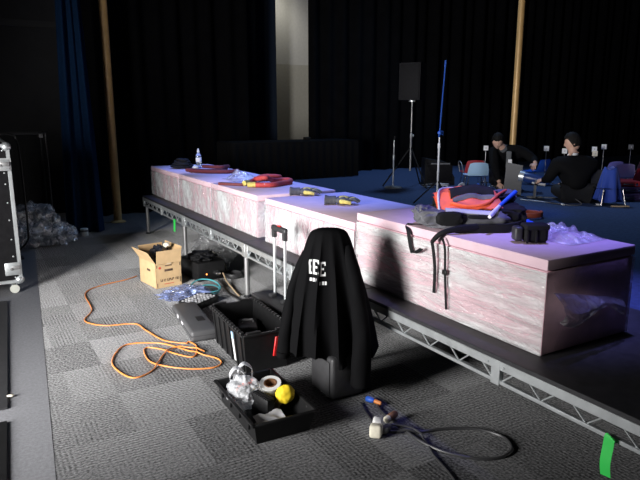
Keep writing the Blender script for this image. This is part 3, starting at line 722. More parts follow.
# wheeled chest with telescopic handle behind the tote
t = thing('wheeled_chest', 'black wheeled tool chest with raised silver telescopic handle', 'tool chest', (1.935, 3.95, 0))
b = MB(); b.box((0, 0, 0.135), (0.20, 0.60, 0.21), bev=0.02, seg=3); b.build('body', 'blackpl', t)
b = MB(); b.box((0, 0, 0.247), (0.19, 0.58, 0.022), bev=0.008); b.build('lid', 'darkpl', t)
for yy in (-0.06, 0.14):
    b = MB(); b.box((0.01, yy - 0.03, 0.268), (0.05, 0.05, 0.03), bev=0.006); b.build('clip', 'darkpl', t)
b = MB()
for yy in (-0.03, 0.15): b.tube([(0.05, yy, 0.24), (0.05, yy, 0.77)], 0.0125, 12)
h = tag(b.build('telescopic_handle', 'alu', t), 'silver twin-tube handle')
b = MB(); b.box((0.05, 0.06, 0.795), (0.036, 0.235, 0.045), bev=0.015, seg=3)
for yy in (-0.03, 0.15): b.box((0.05, yy, 0.75), (0.034, 0.04, 0.06), bev=0.008)
b.build('grip', 'darkpl', h)
b = MB(); b.box((0.05, 0.06, 0.820), (0.018, 0.05, 0.008), bev=0.003); b.build('release_button', 'red', h)
for yy in (-0.25, 0.25):
    b = MB(); b.lathe([(0.015, -0.015), (0.045, -0.014), (0.045, 0.014), (0.015, 0.015)], c=(0.11, yy, 0.046), seg=16, mx=Matrix.Rotation(PI / 2, 3, 'Y')); b.build('wheel', 'rubber', t)
b = MB(); b.box((-0.06, 0, 0.015), (0.05, 0.5, 0.03)); b.build('foot', 'rubber', t)

# case the jacket hangs on
JC = Vector((1.77, 2.93, 0))
t = thing('upright_case', 'black upright case under the draped jacket', 'case', (1.80, 2.88, 0))
b = MB(); b.box((0, 0, 0.14), (0.22, 0.26, 0.26), bev=0.02, seg=3); b.build('body', 'darkpl', t)
b = MB(); b.box((-0.112, 0, 0.14), (0.01, 0.20, 0.20), bev=0.004); b.build('side_panel', 'darkpl', t)
b = MB()
for e in (-1, 1): b.tube([(-0.03 + e * 0.045, 0.05 - e * 0.026, 0.26), (-0.03 + e * 0.045, 0.05 - e * 0.026, 0.945)], 0.010, 8)
b.tube([(0.025, 0.018, 0.950), (-0.085, 0.082, 0.950)], 0.013, 8); b.build('tall_handle', 'steel', t)
b = MB()
for yy in (-0.09, 0.09): b.box((0, yy, 0.008), (0.18, 0.03, 0.016))
b.build('foot', 'rubber', t)
# jacket
t = thing('jacket', 'black jacket with white lettering draped over an upright case handle', 'jacket', (JC.x, JC.y, 0))
PROF = [(0.0, 0.004, 0.004, 1.000), (0.03, 0.070, 0.032, 1.000), (0.07, 0.105, 0.052, 0.985), (0.15, 0.130, 0.075, 0.93), (0.30, 0.170, 0.105, 0.80), (0.50, 0.222, 0.135, 0.62), (0.75, 0.268, 0.16, 0.42), (1.0, 0.298, 0.175, 0.245)]
def prof(v):
    for a, c in zip(PROF, PROF[1:]):
        if v <= c[0] + 1e-9:
            k = (v - a[0]) / (c[0] - a[0]); return [a[i] + (c[i] - a[i]) * k for i in (1, 2, 3)]
    return list(PROF[-1][1:])
def coat_pt(th, v, off=0.0):
    hw, hd, z = prof(v)
    w1 = math.sin(8 * th + 0.9 + 0.9 * math.sin(2 * th) + 0.5 * v); k = 1 + (0.05 + 0.24 * v) * (1 - 2 * abs(w1) ** 0.8) * min(1, v * 5) * (0.35 + 0.65 * abs(math.sin(th))) + 0.07 * v * math.sin(15 * th + 2)
    x = hw * math.cos(th) * (1 + 0.04 * v * math.sin(5 * th)); d = hd * math.sin(th) * k
    zz = z + v * v * (0.030 * math.sin(3 * th + 1.2) + 0.015 * math.sin(8 * th))
    p = RIGHT * x + TOWARD * (d + math.copysign(off, math.sin(th)) * abs(math.sin(th))) + Vector((0, 0, zz))
    return p
b = MB(); b.grid(lambda u, v: coat_pt(u * 2 * PI, v), 96, 36, cu=True); b.grid(lambda u, v: coat_pt(u * 2 * PI, max(v, 0.02), -0.006) , 96, 36, cu=True)
b.build('jacket_body', 'coat', t)
def sleeve(pts, r0, r1, seed):
    P = smooth_path([RIGHT * a + TOWARD * c + Vector((0, 0, z)) for a, c, z in pts], 8); n = len(P)
    bb = MB(); vs = bb.tube(P, [(r0 + (r1 - r0) * i / (n - 1)) * (1 + 0.10 * nz((i * 0.35, seed, 0))) for i in range(n)], 16)
    for v in vs: v.co += v.normal * 0 + Vector((1, 1, 0)) * 0.012 * nz(v.co * 9 + Vector((seed, 0, 0)))
    return bb
sl = sleeve([(0.10, 0.03, 0.90), (0.145, 0.075, 0.75), (0.175, 0.115, 0.55), (0.19, 0.145, 0.35), (0.185, 0.15, 0.10)], 0.035, 0.062, 3).build('sleeve', 'coat', t)
b = MB(); b.tube([RIGHT * a + TOWARD * c + Vector((0, 0, z)) for a, c, z in ((0.1845, 0.15, 0.125), (0.1855, 0.15, 0.093))], [0.062, 0.055], 16); b.build('cuff', 'coat', sl)
sl = sleeve([(-0.125, 0.0, 0.86), (-0.19, 0.02, 0.70), (-0.235, 0.05, 0.50), (-0.27, 0.08, 0.25)], 0.03, 0.042, 6).build('sleeve', 'coat', t)
b = MB(); b.tube([RIGHT * a + TOWARD * c + Vector((0, 0, z)) for a, c, z in ((-0.268, 0.08, 0.275), (-0.272, 0.08, 0.24))], [0.042, 0.037], 16); b.build('cuff', 'coat', sl)
def coat_front(u, z):
    """point on the jacket's camera side at sideways offset u and height z"""
    lo, hi = 0.03, 1.0
    for _ in range(40):
        mid = (lo + hi) / 2
        if prof(mid)[2] > z: lo = mid
        else: hi = mid
    v = lo; hw = prof(v)[0]; th = math.acos(max(-1, min(1, u / hw)))
    q = coat_pt(th, v, 0.007); q.z = z
    return q
def ink(bb, u0, u1, z0, z1, skew=0.0):
    nu, nv = 3, 3
    bb.grid(lambda a, c: coat_front(u0 + (u1 - u0) * a, z0 + (z1 - z0) * c + skew * (u0 + (u1 - u0) * a)), nu, nv)
b = MB()
for k, (u0, wd) in enumerate(((-0.116, 0.018), (-0.092, 0.034), (-0.053, 0.034))):
    z0 = 0.752 - 0.010 * (k == 2); h = 0.082
    ink(b, u0, u0 + 0.011, z0, z0 + h)
    for zz, ww in ((z0, 1.0), (z0 + h * .5 - .006, 0.72), (z0 + h - .012, 1.0)): ink(b, u0 + 0.009, u0 + wd * ww, zz, zz + 0.012)
    if wd > 0.02: ink(b, u0 + wd - 0.006, u0 + wd, z0, z0 + 0.022); ink(b, u0 + wd - 0.006, u0 + wd, z0 + h - 0.022, z0 + h)
for k in range(3): ink(b, -0.112 + k * 0.018, -0.100 + k * 0.018, 0.712 - k * .001, 0.730)
for k in range(3): ink(b, -0.054 + k * 0.015, -0.043 + k * 0.015, 0.692, 0.712)
tag(b.build('lettering', 'white', t), 'white printed lettering')

# ================================================================== TRAY
t = thing('utility_tray', 'black shallow tray of odds and ends on the carpet in front of the tote', 'tray', (1.285, 2.825, 0), math.radians(-2))
b = MB(); tub(b, 0.345, 0.585, 0.30, 0.53, 0.122, 0.006); b.build('tub', 'blackpl', t)
b = MB()
for sx in (-1, 1): b.box((sx * 0.178, 0, 0.120), (0.02, 0.612, 0.012), bev=0.004, seg=2)
for sy in (-1, 1): b.box((0, sy * 0.296, 0.120), (0.376, 0.02, 0.012), bev=0.004, seg=2)
b.build('rim', 'blackpl', t)
for sx in (-1, 1):
    for k in range(4):
        b = MB(); b.box((sx * 0.168, -0.2 + k * 0.135, 0.085), (0.012, 0.02, 0.055), bev=0.003, seg=1); b.build('side_rib', 'blackpl', t)
t = thing('shopping_bag', 'white shopping bag with red print crumpled in the utility tray', 'plastic bag', (1.235, 2.975, 0.008))
b = MB(); b.ball((-0.005, -0.01, 0.09), (0.095, 0.12, 0.085), 5, 0.26, 2.4, 3.0, flat=-0.078); b.build('bag_body', 'bagwhite', t)
b = MB()
for k, (x, y) in enumerate(((-0.03, 0.02), (0.035, 0.055))):
    b.strip(smooth_path([(x - 0.035, y, 0.12), (x - 0.04, y + 0.02, 0.18), (x, y + 0.03, 0.215), (x + 0.045, y + 0.02, 0.18), (x + 0.035, y, 0.12)], 6), 0.035, 0.003, (0.3, 1, 0.2))
b.build('bag_handle', 'bagwhite', t)
b = MB()
for k in range(6): b.ball((-0.068 + k * 0.022, -0.062 + 0.006 * k + 0.012 * (k % 2), 0.138 + 0.008 * (k % 3)), (0.012, 0.010, 0.008), 2, 0.4, 2, k)
tag(b.build('red_print', 'redink', t), 'red print')
t = thing('tape_roll', 'white tape roll with brown core lying in the utility tray', 'tape roll', (1.365, 2.90, 0.085))
b = MB(); b.lathe([(0.038, -0.022), (0.062, -0.022), (0.064, -0.02), (0.064, 0.02), (0.062, 0.022), (0.038, 0.022), (0.038, -0.022)], seg=28); b.build('tape', 'whitepl', t)
b = MB(); b.lathe([(0.030, -0.021), (0.038, -0.021), (0.038, 0.023), (0.030, 0.023), (0.030, -0.021)], seg=28); b.build('core', 'brownpl', t)
t.rotation_euler = (math.radians(14), math.radians(-10), 0); t.location.z = 0.126
b = MB(); b.box((1.365, 2.90, 0.048), (0.11, 0.14, 0.08), bev=0.008); tag(b.build('small_box', 'blackpl', world=True, origin=(1.365, 2.9, 0.008)), 'black box under the tape roll in the utility tray', 'box')
t = thing('yellow_sponge', 'bright yellow spongy ball on a stub in the utility tray', 'sponge', (1.37, 2.745, 0.008))
b = MB(); b.ball((0.01, 0, 0.130), (0.054, 0.048, 0.052), 4, 0.13, 2.2, 5.0); b.build('sponge_head', 'yellow', t)
b = MB(); b.tube([(-0.035, 0.03, 0.01), (-0.03, 0.02, 0.07), (-0.01, 0.005, 0.10)], [0.016, 0.018, 0.022], 10); b.build('stub', 'tan', t)
t = thing('ribbed_gauge', 'black ribbed tool standing between sponge and shopping bag in the tray', 'tool', (1.265, 2.79, 0.008), math.radians(12))
b = MB(); b.box((0, 0, 0.065), (0.05, 0.15, 0.13), bev=0.006); b.build('body', 'blackpl', t)
b = MB()
for k in range(9): b.box((0, -0.064 + k * 0.016, 0.132), (0.046, 0.006, 0.008))
b.build('rib', 'darkpl', t)
b = MB(); b.tube([(1.150, 2.93, 0.075), (1.160, 2.80, 0.06)], 0.0085, 10); b.box((1.157, 2.865, 0.035), (0.03, 0.13, 0.05), bev=0.004); tag(b.build('white_tube', 'whitepl', world=True, origin=(1.157, 2.865, 0.01)), 'slim white tube along the side wall of the utility tray', 'tube')
b = MB()
b.grid(lambda u, v: Vector((1.17 + 0.16 * u, 2.585 + 0.13 * v, 0.05 + 0.03 * nz((u * 3, v * 3, 4)) + 0.025 * v)), 14, 12); b.grid(lambda u, v: Vector((1.17 + 0.16 * u, 2.585 + 0.13 * v, 0.047 + 0.03 * nz((u * 3, v * 3, 4)) + 0.025 * v)), 14, 12)
b.box((1.25, 2.65, 0.024), (0.15, 0.11, 0.03), bev=0.003)
tag(b.build('crumpled_leaflet', 'lightcl', world=True, origin=(1.25, 2.65, 0.01)), 'pale crumpled leaflet at the near end of the utility tray', 'paper')

# ================================================================== BLACK POWER CORD AND PLUGS
c1 = [(1.93, 2.60, 0), (1.885, 2.57, 0), (1.862, 2.468, 0), (1.858, 2.34, 0), (1.856, 2.165, 0), (1.894, 2.02, 0), (1.99, 1.895, 0), (2.10, 1.845, 0), (2.20, 1.865, 0), (2.25, 1.95, 0), (2.232, 2.04, 0), (2.16, 2.13, 0), (2.02, 2.20, 0), (1.91, 2.23, 0), (1.80, 2.30, 0), (1.74, 2.345, 0)]
b = MB(); b.tube(lift(smooth_path(c1, 7), 0.0085), 0.008, 8); tag(b.build('power_cable', 'cord', world=True, origin=(2.0, 2.2, 0)), 'thick black power cord lying in a wide loop on the carpet', 'cable')
c2 = [(1.83, 2.66, 0), (1.79, 2.55, 0), (1.765, 2.458, 0), (1.765, 2.37, 0), (1.83, 2.335, 0), (1.885, 2.26, 0), (1.882, 2.152, 0), (1.83, 2.02, 0), (1.79, 1.86, 0), (1.72, 1.65, 0)]
b = MB(); b.tube([p + Vector((0, 0, 0.0065 + (0.017 if 0.0 < (p - Vector((1.86, 2.27, 0))).length < 0.10 else 0))) for p in smooth_path(c2, 7)], 0.006, 8); tag(b.build('power_cable', 'cord', world=True, origin=(1.8, 2.2, 0)), 'thinner black cord running past the white multi-way plug', 'cable')
t = thing('multi_plug', 'chunky white multi-way plug on the carpet beside the black cords', 'plug', (1.70, 2.325, 0), math.radians(35))
b = MB(); b.box((-0.01, 0, 0.035), (0.06, 0.065, 0.068), rot=(0, 0.15, 0.2), bev=0.014, seg=3); b.build('socket_body', 'cream', t)
b = MB(); b.box((0.045, 0.012, 0.05), (0.05, 0.05, 0.05), rot=(0.2, -0.3, 0.3), bev=0.012, seg=3); b.build('plug_top', 'whitepl', t)
b = MB(); b.box((0.055, -0.035, 0.022), (0.06, 0.035, 0.04), rot=(0, 0, -0.3), bev=0.01, seg=2); b.build('adapter', 'greypl', t)
t = thing('brown_connector', 'brown and cream connector on the cords beside the white plug', 'connector', (1.845, 2.395, 0.017), math.radians(20))
b = MB(); b.lathe([(0.016, 0), (0.02, 0.01), (0.02, 0.06), (0.012, 0.075)], c=(-0.02, 0, 0.02), seg=14, mx=Matrix.Rotation(PI / 2, 3, 'Y')); b.build('sleeve', 'brownpl', t)
b = MB(); b.lathe([(0.017, 0), (0.019, 0.004), (0.019, 0.025), (0.012, 0.028)], c=(-0.048, 0, 0.02), seg=14, mx=Matrix.Rotation(PI / 2, 3, 'Y')); b.build('cream_end', 'cream', t)
t = thing('cord_connector', 'blue and orange cord connector at the foot of the jacket', 'connector', (1.895, 2.615, 0.0), math.radians(-70))
b = MB(); b.lathe([(0.012, 0), (0.017, 0.006), (0.017, 0.04), (0.01, 0.055)], c=(-0.06, 0, 0.019), seg=12, mx=Matrix.Rotation(PI / 2, 3, 'Y')); b.build('blue_housing', 'bluepl', t)
b = MB(); b.lathe([(0.012, 0), (0.012, 0.035), (0.009, 0.045)], c=(0.0, 0, 0.02), seg=12, mx=Matrix.Rotation(PI / 2, 3, 'Y')); b.build('orange_boot', 'orange', t)

# green tape strips on the truss
b = MB(); b.strip(smooth_path([(2.050, 1.262, 0.423), (2.043, 1.266, 0.420), (2.041, 1.268, 0.38), (2.036, 1.270, 0.31), (2.040, 1.265, 0.255)], 5), 0.045, 0.0012, (0, 1, 0)); tag(b.build('green_tape', 'green', world=True, origin=(2.045, 1.266, 0.34)), 'bright green tape strip hanging from the nearest slender truss', 'tape')
b = MB(); b.strip(smooth_path([(2.052, 6.93, 0.425), (2.046, 6.93, 0.42), (2.044, 6.93, 0.37), (2.04, 6.93, 0.28)], 5), 0.07, 0.0012, (0, 1, 0)); tag(b.build('green_tape', 'green', world=True, origin=(2.045, 6.93, 0.34)), 'green tape strip hanging from the far truss above the carton', 'tape')

# ================================================================== THINGS LYING ON THE FOAM
ZT = 0.930
t = thing('water_bottle', 'clear water bottle with white cap standing at the far end of the foam', 'bottle', (2.71, 7.91, ZT))
b = MB(); b.lathe([(0.01, 0), (0.036, 0.002), (0.038, 0.02), (0.034, 0.09), (0.038, 0.15), (0.036, 0.175), (0.016, 0.205), (0.014, 0.215)], seg=20); b.build('bottle_body', 'bottle', t)
b = MB(); b.lathe([(0.0375, 0.085), (0.0385, 0.09), (0.0385, 0.135), (0.0375, 0.14)], seg=20); b.build('paper_label', 'white', t)
b = MB(); b.lathe([(0.016, 0.21), (0.018, 0.215), (0.018, 0.235), (0.012, 0.238), (0.011, 0.262), (0.004, 0.265)], seg=16); b.build('cap', 'whitepl', t)
b = MB()
for k in range(4):
    rr = random.Random(k); a0 = rr.random() * 6
    b.tube(smooth_path([(2.51 + (0.12 - 0.02 * k) * math.cos(a) * (1 + 0.25 * rr.random()), 8.0 + (0.11 - 0.01 * k) * math.sin(a) * (1 + 0.25 * rr.random()), ZT + 0.018 + 0.03 * k + 0.016 * rr.random()) for a in [a0 + j * PI / 4 for j in range(9)]], 4), 0.017, 7)
b.ball((2.53, 8.0, ZT + 0.05), (0.10, 0.09, 0.055), 3, 0.3, 3, 1, flat=-0.048)
tag(b.build('black_bundle', 'blackcl', world=True, origin=(2.55, 8.0, ZT)), 'black bundle of coiled cable at the far end of the foam', 'cable')
b = MB(); b.ball((2.62, 7.78, ZT + 0.025), (0.04, 0.03, 0.026), 3, 0.3, 2, 1, flat=-0.024); tag(b.build('white_glove', 'cream', world=True, origin=(2.62, 7.78, ZT)), 'small crumpled pale cloth beside the black bundle on foam', 'cloth')
def webbing(name, pts, wd, th, m, label, group=None, tip=None, cat='strap'):
    pts = [Vector(p) for p in pts]; o0 = sum(pts, Vector()) / len(pts); o0.z = min(p.z for p in pts)
    t = thing(name, label, cat, o0, 0, group)
    bb = MB(); bb.strip(smooth_path(pts, 6), wd, th, None) if False else bb.tube(smooth_path(pts, 6), th, 8)
    for v in bb.bm.verts: v.co -= o0
    bb.build('webbing', m, t)
    if tip:
        for k in tip:
            a = pts[k]; c = pts[k + 1] if k == 0 else pts[k - 1]
            d = (c - a).normalized(); bb = MB(); bb.tube([a - d * 0.02 - o0, a + d * 0.10 - o0], th * 1.12, 8); tag(bb.build('yellow_end', 'glyel', t), 'yellow end')
    return t
webbing('maroon_strap', [(2.40, 7.50, ZT + .022), (2.62, 7.25, ZT + .022), (2.80, 7.28, ZT + .022), (2.93, 7.45, ZT + .022), (2.93, 7.62, ZT + .022)], 0, 0.022, 'maroon', 'maroon padded strap curving behind the others near the bottle')
webbing('maroon_strap', [(2.40, 7.36, ZT + .024), (2.55, 7.14, ZT + .024), (2.76, 7.00, ZT + .024), (2.92, 7.03, ZT + .024)], 0, 0.024, 'maroon', 'maroon padded strap nearest the front edge beside the bottle')
webbing('maroon_strap', [(2.58, 7.38, ZT + .066), (2.72, 7.18, ZT + .068), (2.84, 7.24, ZT + .066), (2.92, 7.36, ZT + .055)], 0, 0.021, 'maroon', 'maroon padded strap lying on top of the other two')
t = thing('red_sling', 'red padded sling with yellow ends lying in loops on the foam', 'sling', (2.6, 5.6, ZT))
b = MB(); P = [Vector(p) for p in ((2.44, 5.50, 0.027), (2.60, 5.42, 0.027), (2.76, 5.50, 0.027), (2.90, 5.58, 0.03), (2.94, 5.72, 0.03), (2.80, 5.80, 0.03), (2.70, 5.68, 0.06), (2.62, 5.62, 0.078), (2.60, 5.80, 0.05), (2.74, 5.98, 0.028), (2.90, 5.94, 0.028), (2.88, 5.80, 0.058), (2.72, 5.86, 0.065), (2.58, 5.82, 0.03), (2.50, 5.74, 0.027), (2.46, 5.70, 0.027))]
b.tube([p - Vector((2.6, 5.6, 0)) for p in smooth_path(P, 7)], 0.026, 10); b.build('padded_loop', 'redpad', t)
for a, c in (((2.46, 5.49), (2.39, 5.53)), ((2.475, 5.715), (2.41, 5.66))):
    b = MB(); b.tube([(a[0] - 2.6, a[1] - 5.6, 0.029), (c[0] - 2.6, c[1] - 5.6, 0.029)], [0.029, 0.026], 10); tag(b.build('yellow_end', 'glyel', t), 'yellow end')
b = MB(); b.box((2.32, 5.79, ZT + 0.014), (0.29, 0.045, 0.026), rot=(0, 0, math.radians(-50)), bev=0.006); tag(b.build('maroon_bar', 'maroon', world=True, origin=(2.32, 5.79, ZT)), 'flat maroon bar along the front edge leading to the red sling', 'bar')
b = MB(); b.grid(lambda u, v: Vector((2.46 + 0.34 * u, 6.05 + 0.38 * v, ZT + 0.006 + 0.10 * math.sin(PI * u) * math.sin(PI * v) * (0.6 + 0.8 * abs(nz((u * 4, v * 4, 7)))))), 30, 30)
tag(b.build('loose_film', 'tuft', world=True, origin=(2.63, 6.24, ZT)), 'loose tuft of clear film between maroon straps and red sling', 'plastic film')

def glove(loc, rz, label):
    t = thing('work_glove', label, 'glove', (loc[0], loc[1], ZT), rz, 'work gloves on the foam')
    b = MB(); b.ball((0.0, 0, 0.034), (0.075, 0.055, 0.034), 4, 0.12, 2, 1, flat=-0.031); b.build('palm', 'glgrey', t)
    b = MB(); b.tube([(-0.055, 0, 0.035), (-0.11, 0, 0.036), (-0.145, 0, 0.038)], [0.036, 0.034, 0.042], 14, cap=True); b.build('cuff', 'glgrey', t)
    for k in range(4):
        y = -0.042 + k * 0.028; L = (0.075, 0.09, 0.085, 0.065)[k]
        b = MB(); b.tube(smooth_path([(0.05, y, 0.036), (0.05 + L * .5, y * 1.15, 0.045), (0.05 + L, y * 1.1, 0.024)], 5), [0.016 - 0.0004 * i for i in range(11)], 8); b.build('finger', 'glyel' if k in (1,) else 'glgrey', t)
    b = MB(); b.tube(smooth_path([(-0.02, -0.05, 0.03), (0.02, -0.085, 0.03), (0.06, -0.09, 0.022)], 5), [0.019 - 0.0005 * i for i in range(11)], 8); b.build('thumb', 'glyel', t)
    b = MB(); b.ball((0.01, 0.0, 0.048), (0.05, 0.036, 0.024), 3, 0.15, 2, 3); tag(b.build('back_patch', 'glyel', t), 'yellow back patch')
glove((2.62, 4.74), math.radians(-20), 'grey and yellow work glove beside the red sling')
glove((2.60, 4.09), math.radians(-27), 'grey and yellow work glove with open cuff nearest the big foam slab')

# ---------------- backpack on the slab
ZS = 1.003
BP = Vector((2.53, 2.60, ZS)); BR = RIGHT; BA = -TOWARD
def bp(a, c, z): return BR * a + BA * c + Vector((0, 0, z))
def rbox(bb, c, r, e=0.55, amp=0.06, seed=0.0, freq=4.0, sub=5, rot=0.0):
    """pillow-shaped block: super-ellipsoid in backpack axes"""
    vs = bmesh.ops.create_icosphere(bb.bm, subdivisions=sub, radius=1.0)['verts']
    for v in vs:
        d = v.co.normalized(); f = lambda q: math.copysign(abs(q) ** e, q)
        k = 1 + amp * noise.noise(d * freq + Vector((seed, 0, 0)))
        a, cc, z = f(d.x) * r[0] * k, f(d.y) * r[1] * k, f(d.z) * r[2] * k
        a, z = a * math.cos(rot) - z * math.sin(rot), a * math.sin(rot) + z * math.cos(rot)
        v.co = bp(c[0] + a, c[1] + cc, c[2] + z)
    return vs
t = thing('backpack', 'grey black and orange backpack lying on the nearest foam slab', 'backpack', BP)
b = MB(); rbox(b, (-0.02, -0.035, 0.060), (0.29, 0.18, 0.058), 0.55, 0.12, 1); b.build('back_panel', 'greycl', t)
b = MB(); rbox(b, (0.04, 0.035, 0.115), (0.225, 0.145, 0.072), 0.6, 0.14, 2, rot=math.radians(4)); b.build('main_compartment', 'blackcl', t)
# orange front panel: a curved sheet with an opening rim
def opan(u, v):
    a = -0.20 + 0.36 * u; c = -0.17 + 0.27 * v
    z = 0.095 + 0.140 * math.sin(PI * min(1, 0.10 + 0.62 * v)) * (0.62 + 0.38 * math.sin(PI * (0.1 + 0.8 * u))) + 0.012 * nz((u * 5, v * 5, 2)) - 0.05 * (1 - v) * (1 - u)
    return a, c, z
b = MB()
g1 = b.grid(lambda u, v: bp(*opan(u, v)), 26, 18); 
for k in range(2): pass
b.grid(lambda u, v: bp(opan(u, v)[0], opan(u, v)[1], opan(u, v)[2] - 0.022), 26, 18); b.build('front_panel', 'orangecl', t)
def on_panel(u, v, dz=0.006): a, c, z = opan(u, v); return bp(a, c, z + dz)
b = MB(); b.grid(lambda u, v: on_panel(0.22 + 0.70 * u, 0.30 + 0.28 * v + 0.05 * math.sin(PI * u), 0.004 + 0.020 * math.sin(PI * v) + 0.006 * nz((u * 6, v * 6, 3))), 24, 8); b.build('mesh_pocket', 'blackcl', t)
b = MB(); b.grid(lambda u, v: on_panel(0.24 + 0.66 * u, 0.17 + 0.11 * v + 0.05 * math.sin(PI * u), 0.004 + 0.015 * math.sin(PI * v)), 24, 6); b.build('pocket_flap', 'greycl', t)
b = MB(); b.tube(smooth_path([on_panel(0.02, 0.1), on_panel(0.05, 0.5), on_panel(0.15, 0.85), on_panel(0.40, 0.99), on_panel(0.72, 0.99), on_panel(0.97, 0.9)], 6), 0.007, 8); tag(b.build('pale_piping', 'lightcl', t), 'pale grey piping')
b = MB(); b.tube(smooth_path([on_panel(0.2, 0.18, .012), on_panel(0.45, 0.05, .012), on_panel(0.75, 0.05, .014), on_panel(0.99, 0.35, .014), bp(0.24, 0.06, 0.20)], 6), 0.008, 8); b.build('orange_piping', 'orangecl', t)
b = MB(); b.grid(lambda u, v: bp(-0.17 + 0.25 * u, -0.205 + 0.040 * v - 0.02 * u, 0.112 + 0.016 * v - 0.016 * u + 0.01 * math.sin(PI * v)), 16, 6); b.grid(lambda u, v: bp(-0.17 + 0.25 * u, -0.205 + 0.040 * v - 0.02 * u, 0.107 + 0.016 * v - 0.016 * u), 16, 6); tag(b.build('pale_flap', 'lightcl', t), 'pale grey flap')
b = MB(); rbox(b, (-0.15, -0.218, 0.075), (0.075, 0.018, 0.040), 0.6, 0.1, 4, sub=4); b.build('side_pocket', 'blackcl', t)
b = MB(); rbox(b, (0.20, 0.09, 0.15), (0.10, 0.10, 0.04), 0.6, 0.12, 6, sub=4, rot=math.radians(12)); b.build('lid_pocket', 'greycl', t)
b = MB(); rbox(b, (0.20, -0.08, 0.085), (0.11, 0.11, 0.055), 0.6, 0.15, 9, sub=4); b.build('side_panel', 'blackcl', t)
b = MB(); rbox(b, (0.02, -0.222, 0.085), (0.07, 0.012, 0.012), 0.6, 0.1, 5, sub=3); b.build('webbing_loop', 'blackcl', t)
b = MB(); rbox(b, (-0.27, -0.03, 0.07), (0.045, 0.10, 0.05), 0.7, 0.25, 7, sub=4); b.build('grab_end', 'greycl', t)
# shoulder straps and hip belt
b = MB(); b.strip([p for p in smooth_path([bp(-0.12, -0.235, 0.016), bp(0.05, -0.24, 0.02), bp(0.20, -0.22, 0.022), bp(0.29, -0.14, 0.04), bp(0.33, 0.0, 0.06), bp(0.30, 0.10, 0.10)], 7)], 0.055, 0.022, (0, 0, 1)); b.build('hip_belt', 'blackcl', t)
FE = 2.222
def wpt(x, y, z): return Vector((x, y, z)) - BP
b = MB(); b.tube(smooth_path([bp(0.0, -0.235, 0.03), wpt(2.28, 2.42, 1.03), wpt(2.195, 2.45, 1.008), wpt(2.18, 2.50, 0.955)], 6), [0.021 - 0.0005 * i for i in range(19)], 8); b.build('shoulder_strap', 'blackcl', t)
for pts, wd in (([bp(-0.24, -0.17, 0.03), wpt(2.24, 2.78, 1.005), wpt(2.205, 2.74, 0.97), wpt(2.20, 2.70, 0.87), wpt(2.19, 2.66, 0.86), wpt(2.175, 2.58, 0.90)], 0.024),
                ([wpt(2.18, 2.50, 0.955), wpt(2.185, 2.49, 0.90), wpt(2.195, 2.485, 0.80), wpt(2.20, 2.49, 0.66)], 0.018),
                ([wpt(2.20, 2.44, 0.985), wpt(2.195, 2.41, 0.93), wpt(2.20, 2.405, 0.78), wpt(2.205, 2.39, 0.59)], 0.013)):
    b = MB(); b.strip(smooth_path(pts, 6), wd, 0.003, (0.5, -1, 0)); b.build('dangling_strap', 'blackcl', t)
b = MB(); b.box(wpt(2.196, 2.405, 0.80), (0.014, 0.034, 0.028), bev=0.004); b.build('buckle', 'blackpl', t)
# blue and white tool tucked against it
t = thing('blue_handled_tool', 'blue bar tool with a white handle leaning on the right of the backpack', 'tool', (2.66, 2.50, 1.10))
d0 = Vector((2.43, 2.325, 1.10)) - Vector((2.66, 2.50, 1.10)); d1 = Vector((2.565, 2.385, 1.140)) - Vector((2.66, 2.50, 1.10)); d2 = Vector((2.765, 2.455, 1.20)) - Vector((2.66, 2.50, 1.10))
b = MB(); b.tube([d0, d0 + (d1 - d0) * .3, d1], [0.010, 0.014, 0.010], 10); b.build('white_handle', 'whitepl', t)
b = MB(); b.tube([d1, d2], [0.011, 0.014], 10); b.build('blue_bar', 'bluepl', t)
# black pouch, blue sheet and loose film on the slab
t = thing('camera_pouch', 'small black camera pouch beside the backpack on the foam slab', 'pouch', (2.47, 2.075, ZS), math.radians(-30))
b = MB(); b.box((0.02, 0, 0.048), (0.125, 0.085, 0.094), bev=0.022, seg=4); b.build('pouch_body', 'blackcl', t)
b = MB(); b.box((0.02, -0.004, 0.082), (0.130, 0.092, 0.032), bev=0.014, seg=3); b.build('lid_flap', 'blackcl', t)
b = MB(); b.box((-0.068, 0.002, 0.045), (0.045, 0.07, 0.075), bev=0.014, seg=3); b.build('side_pocket', 'darkpl', t)
for x in (-0.03, 0.015):
    b = MB(); b.box((x, -0.046, 0.035), (0.012, 0.008, 0.07), bev=0.003); b.build('strap_clip', 'blackpl', t)
b = MB(); b.grid(lambda u, v: Vector((2.735 + 0.13 * u, 2.33 + 0.14 * v, ZS + 0.006 + 0.03 * v + 0.006 * nz((u * 5, v * 5, 0)))), 10, 10); b.grid(lambda u, v: Vector((2.735 + 0.13 * u, 2.33 + 0.14 * v, ZS + 0.003 + 0.03 * v + 0.006 * nz((u * 5, v * 5, 0)))), 10, 10)
tag(b.build('blue_sheet', 'bluepl', world=True, origin=(2.94, 2.44, ZS)), 'small blue plastic sheet behind the black camera pouch', 'sheet')
b = MB(); b.grid(lambda u, v: Vector((2.56, 1.90, ZS + 0.003)) + Vector((0.31 * u, 0.40 * v + 0.0 * u, 0.085 * (math.sin(PI * u) ** 0.6) * math.sin(PI * v) * (0.35 + 1.5 * abs(nz((u * 5, v * 5, 9)))) * (1.1 - 0.6 * u))), 50, 36)
tag(b.build('loose_film', 'tuft', world=True, origin=(2.9, 2.1, ZS)), 'heap of loose clear film on the foam slab beside the camera pouch', 'plastic film')

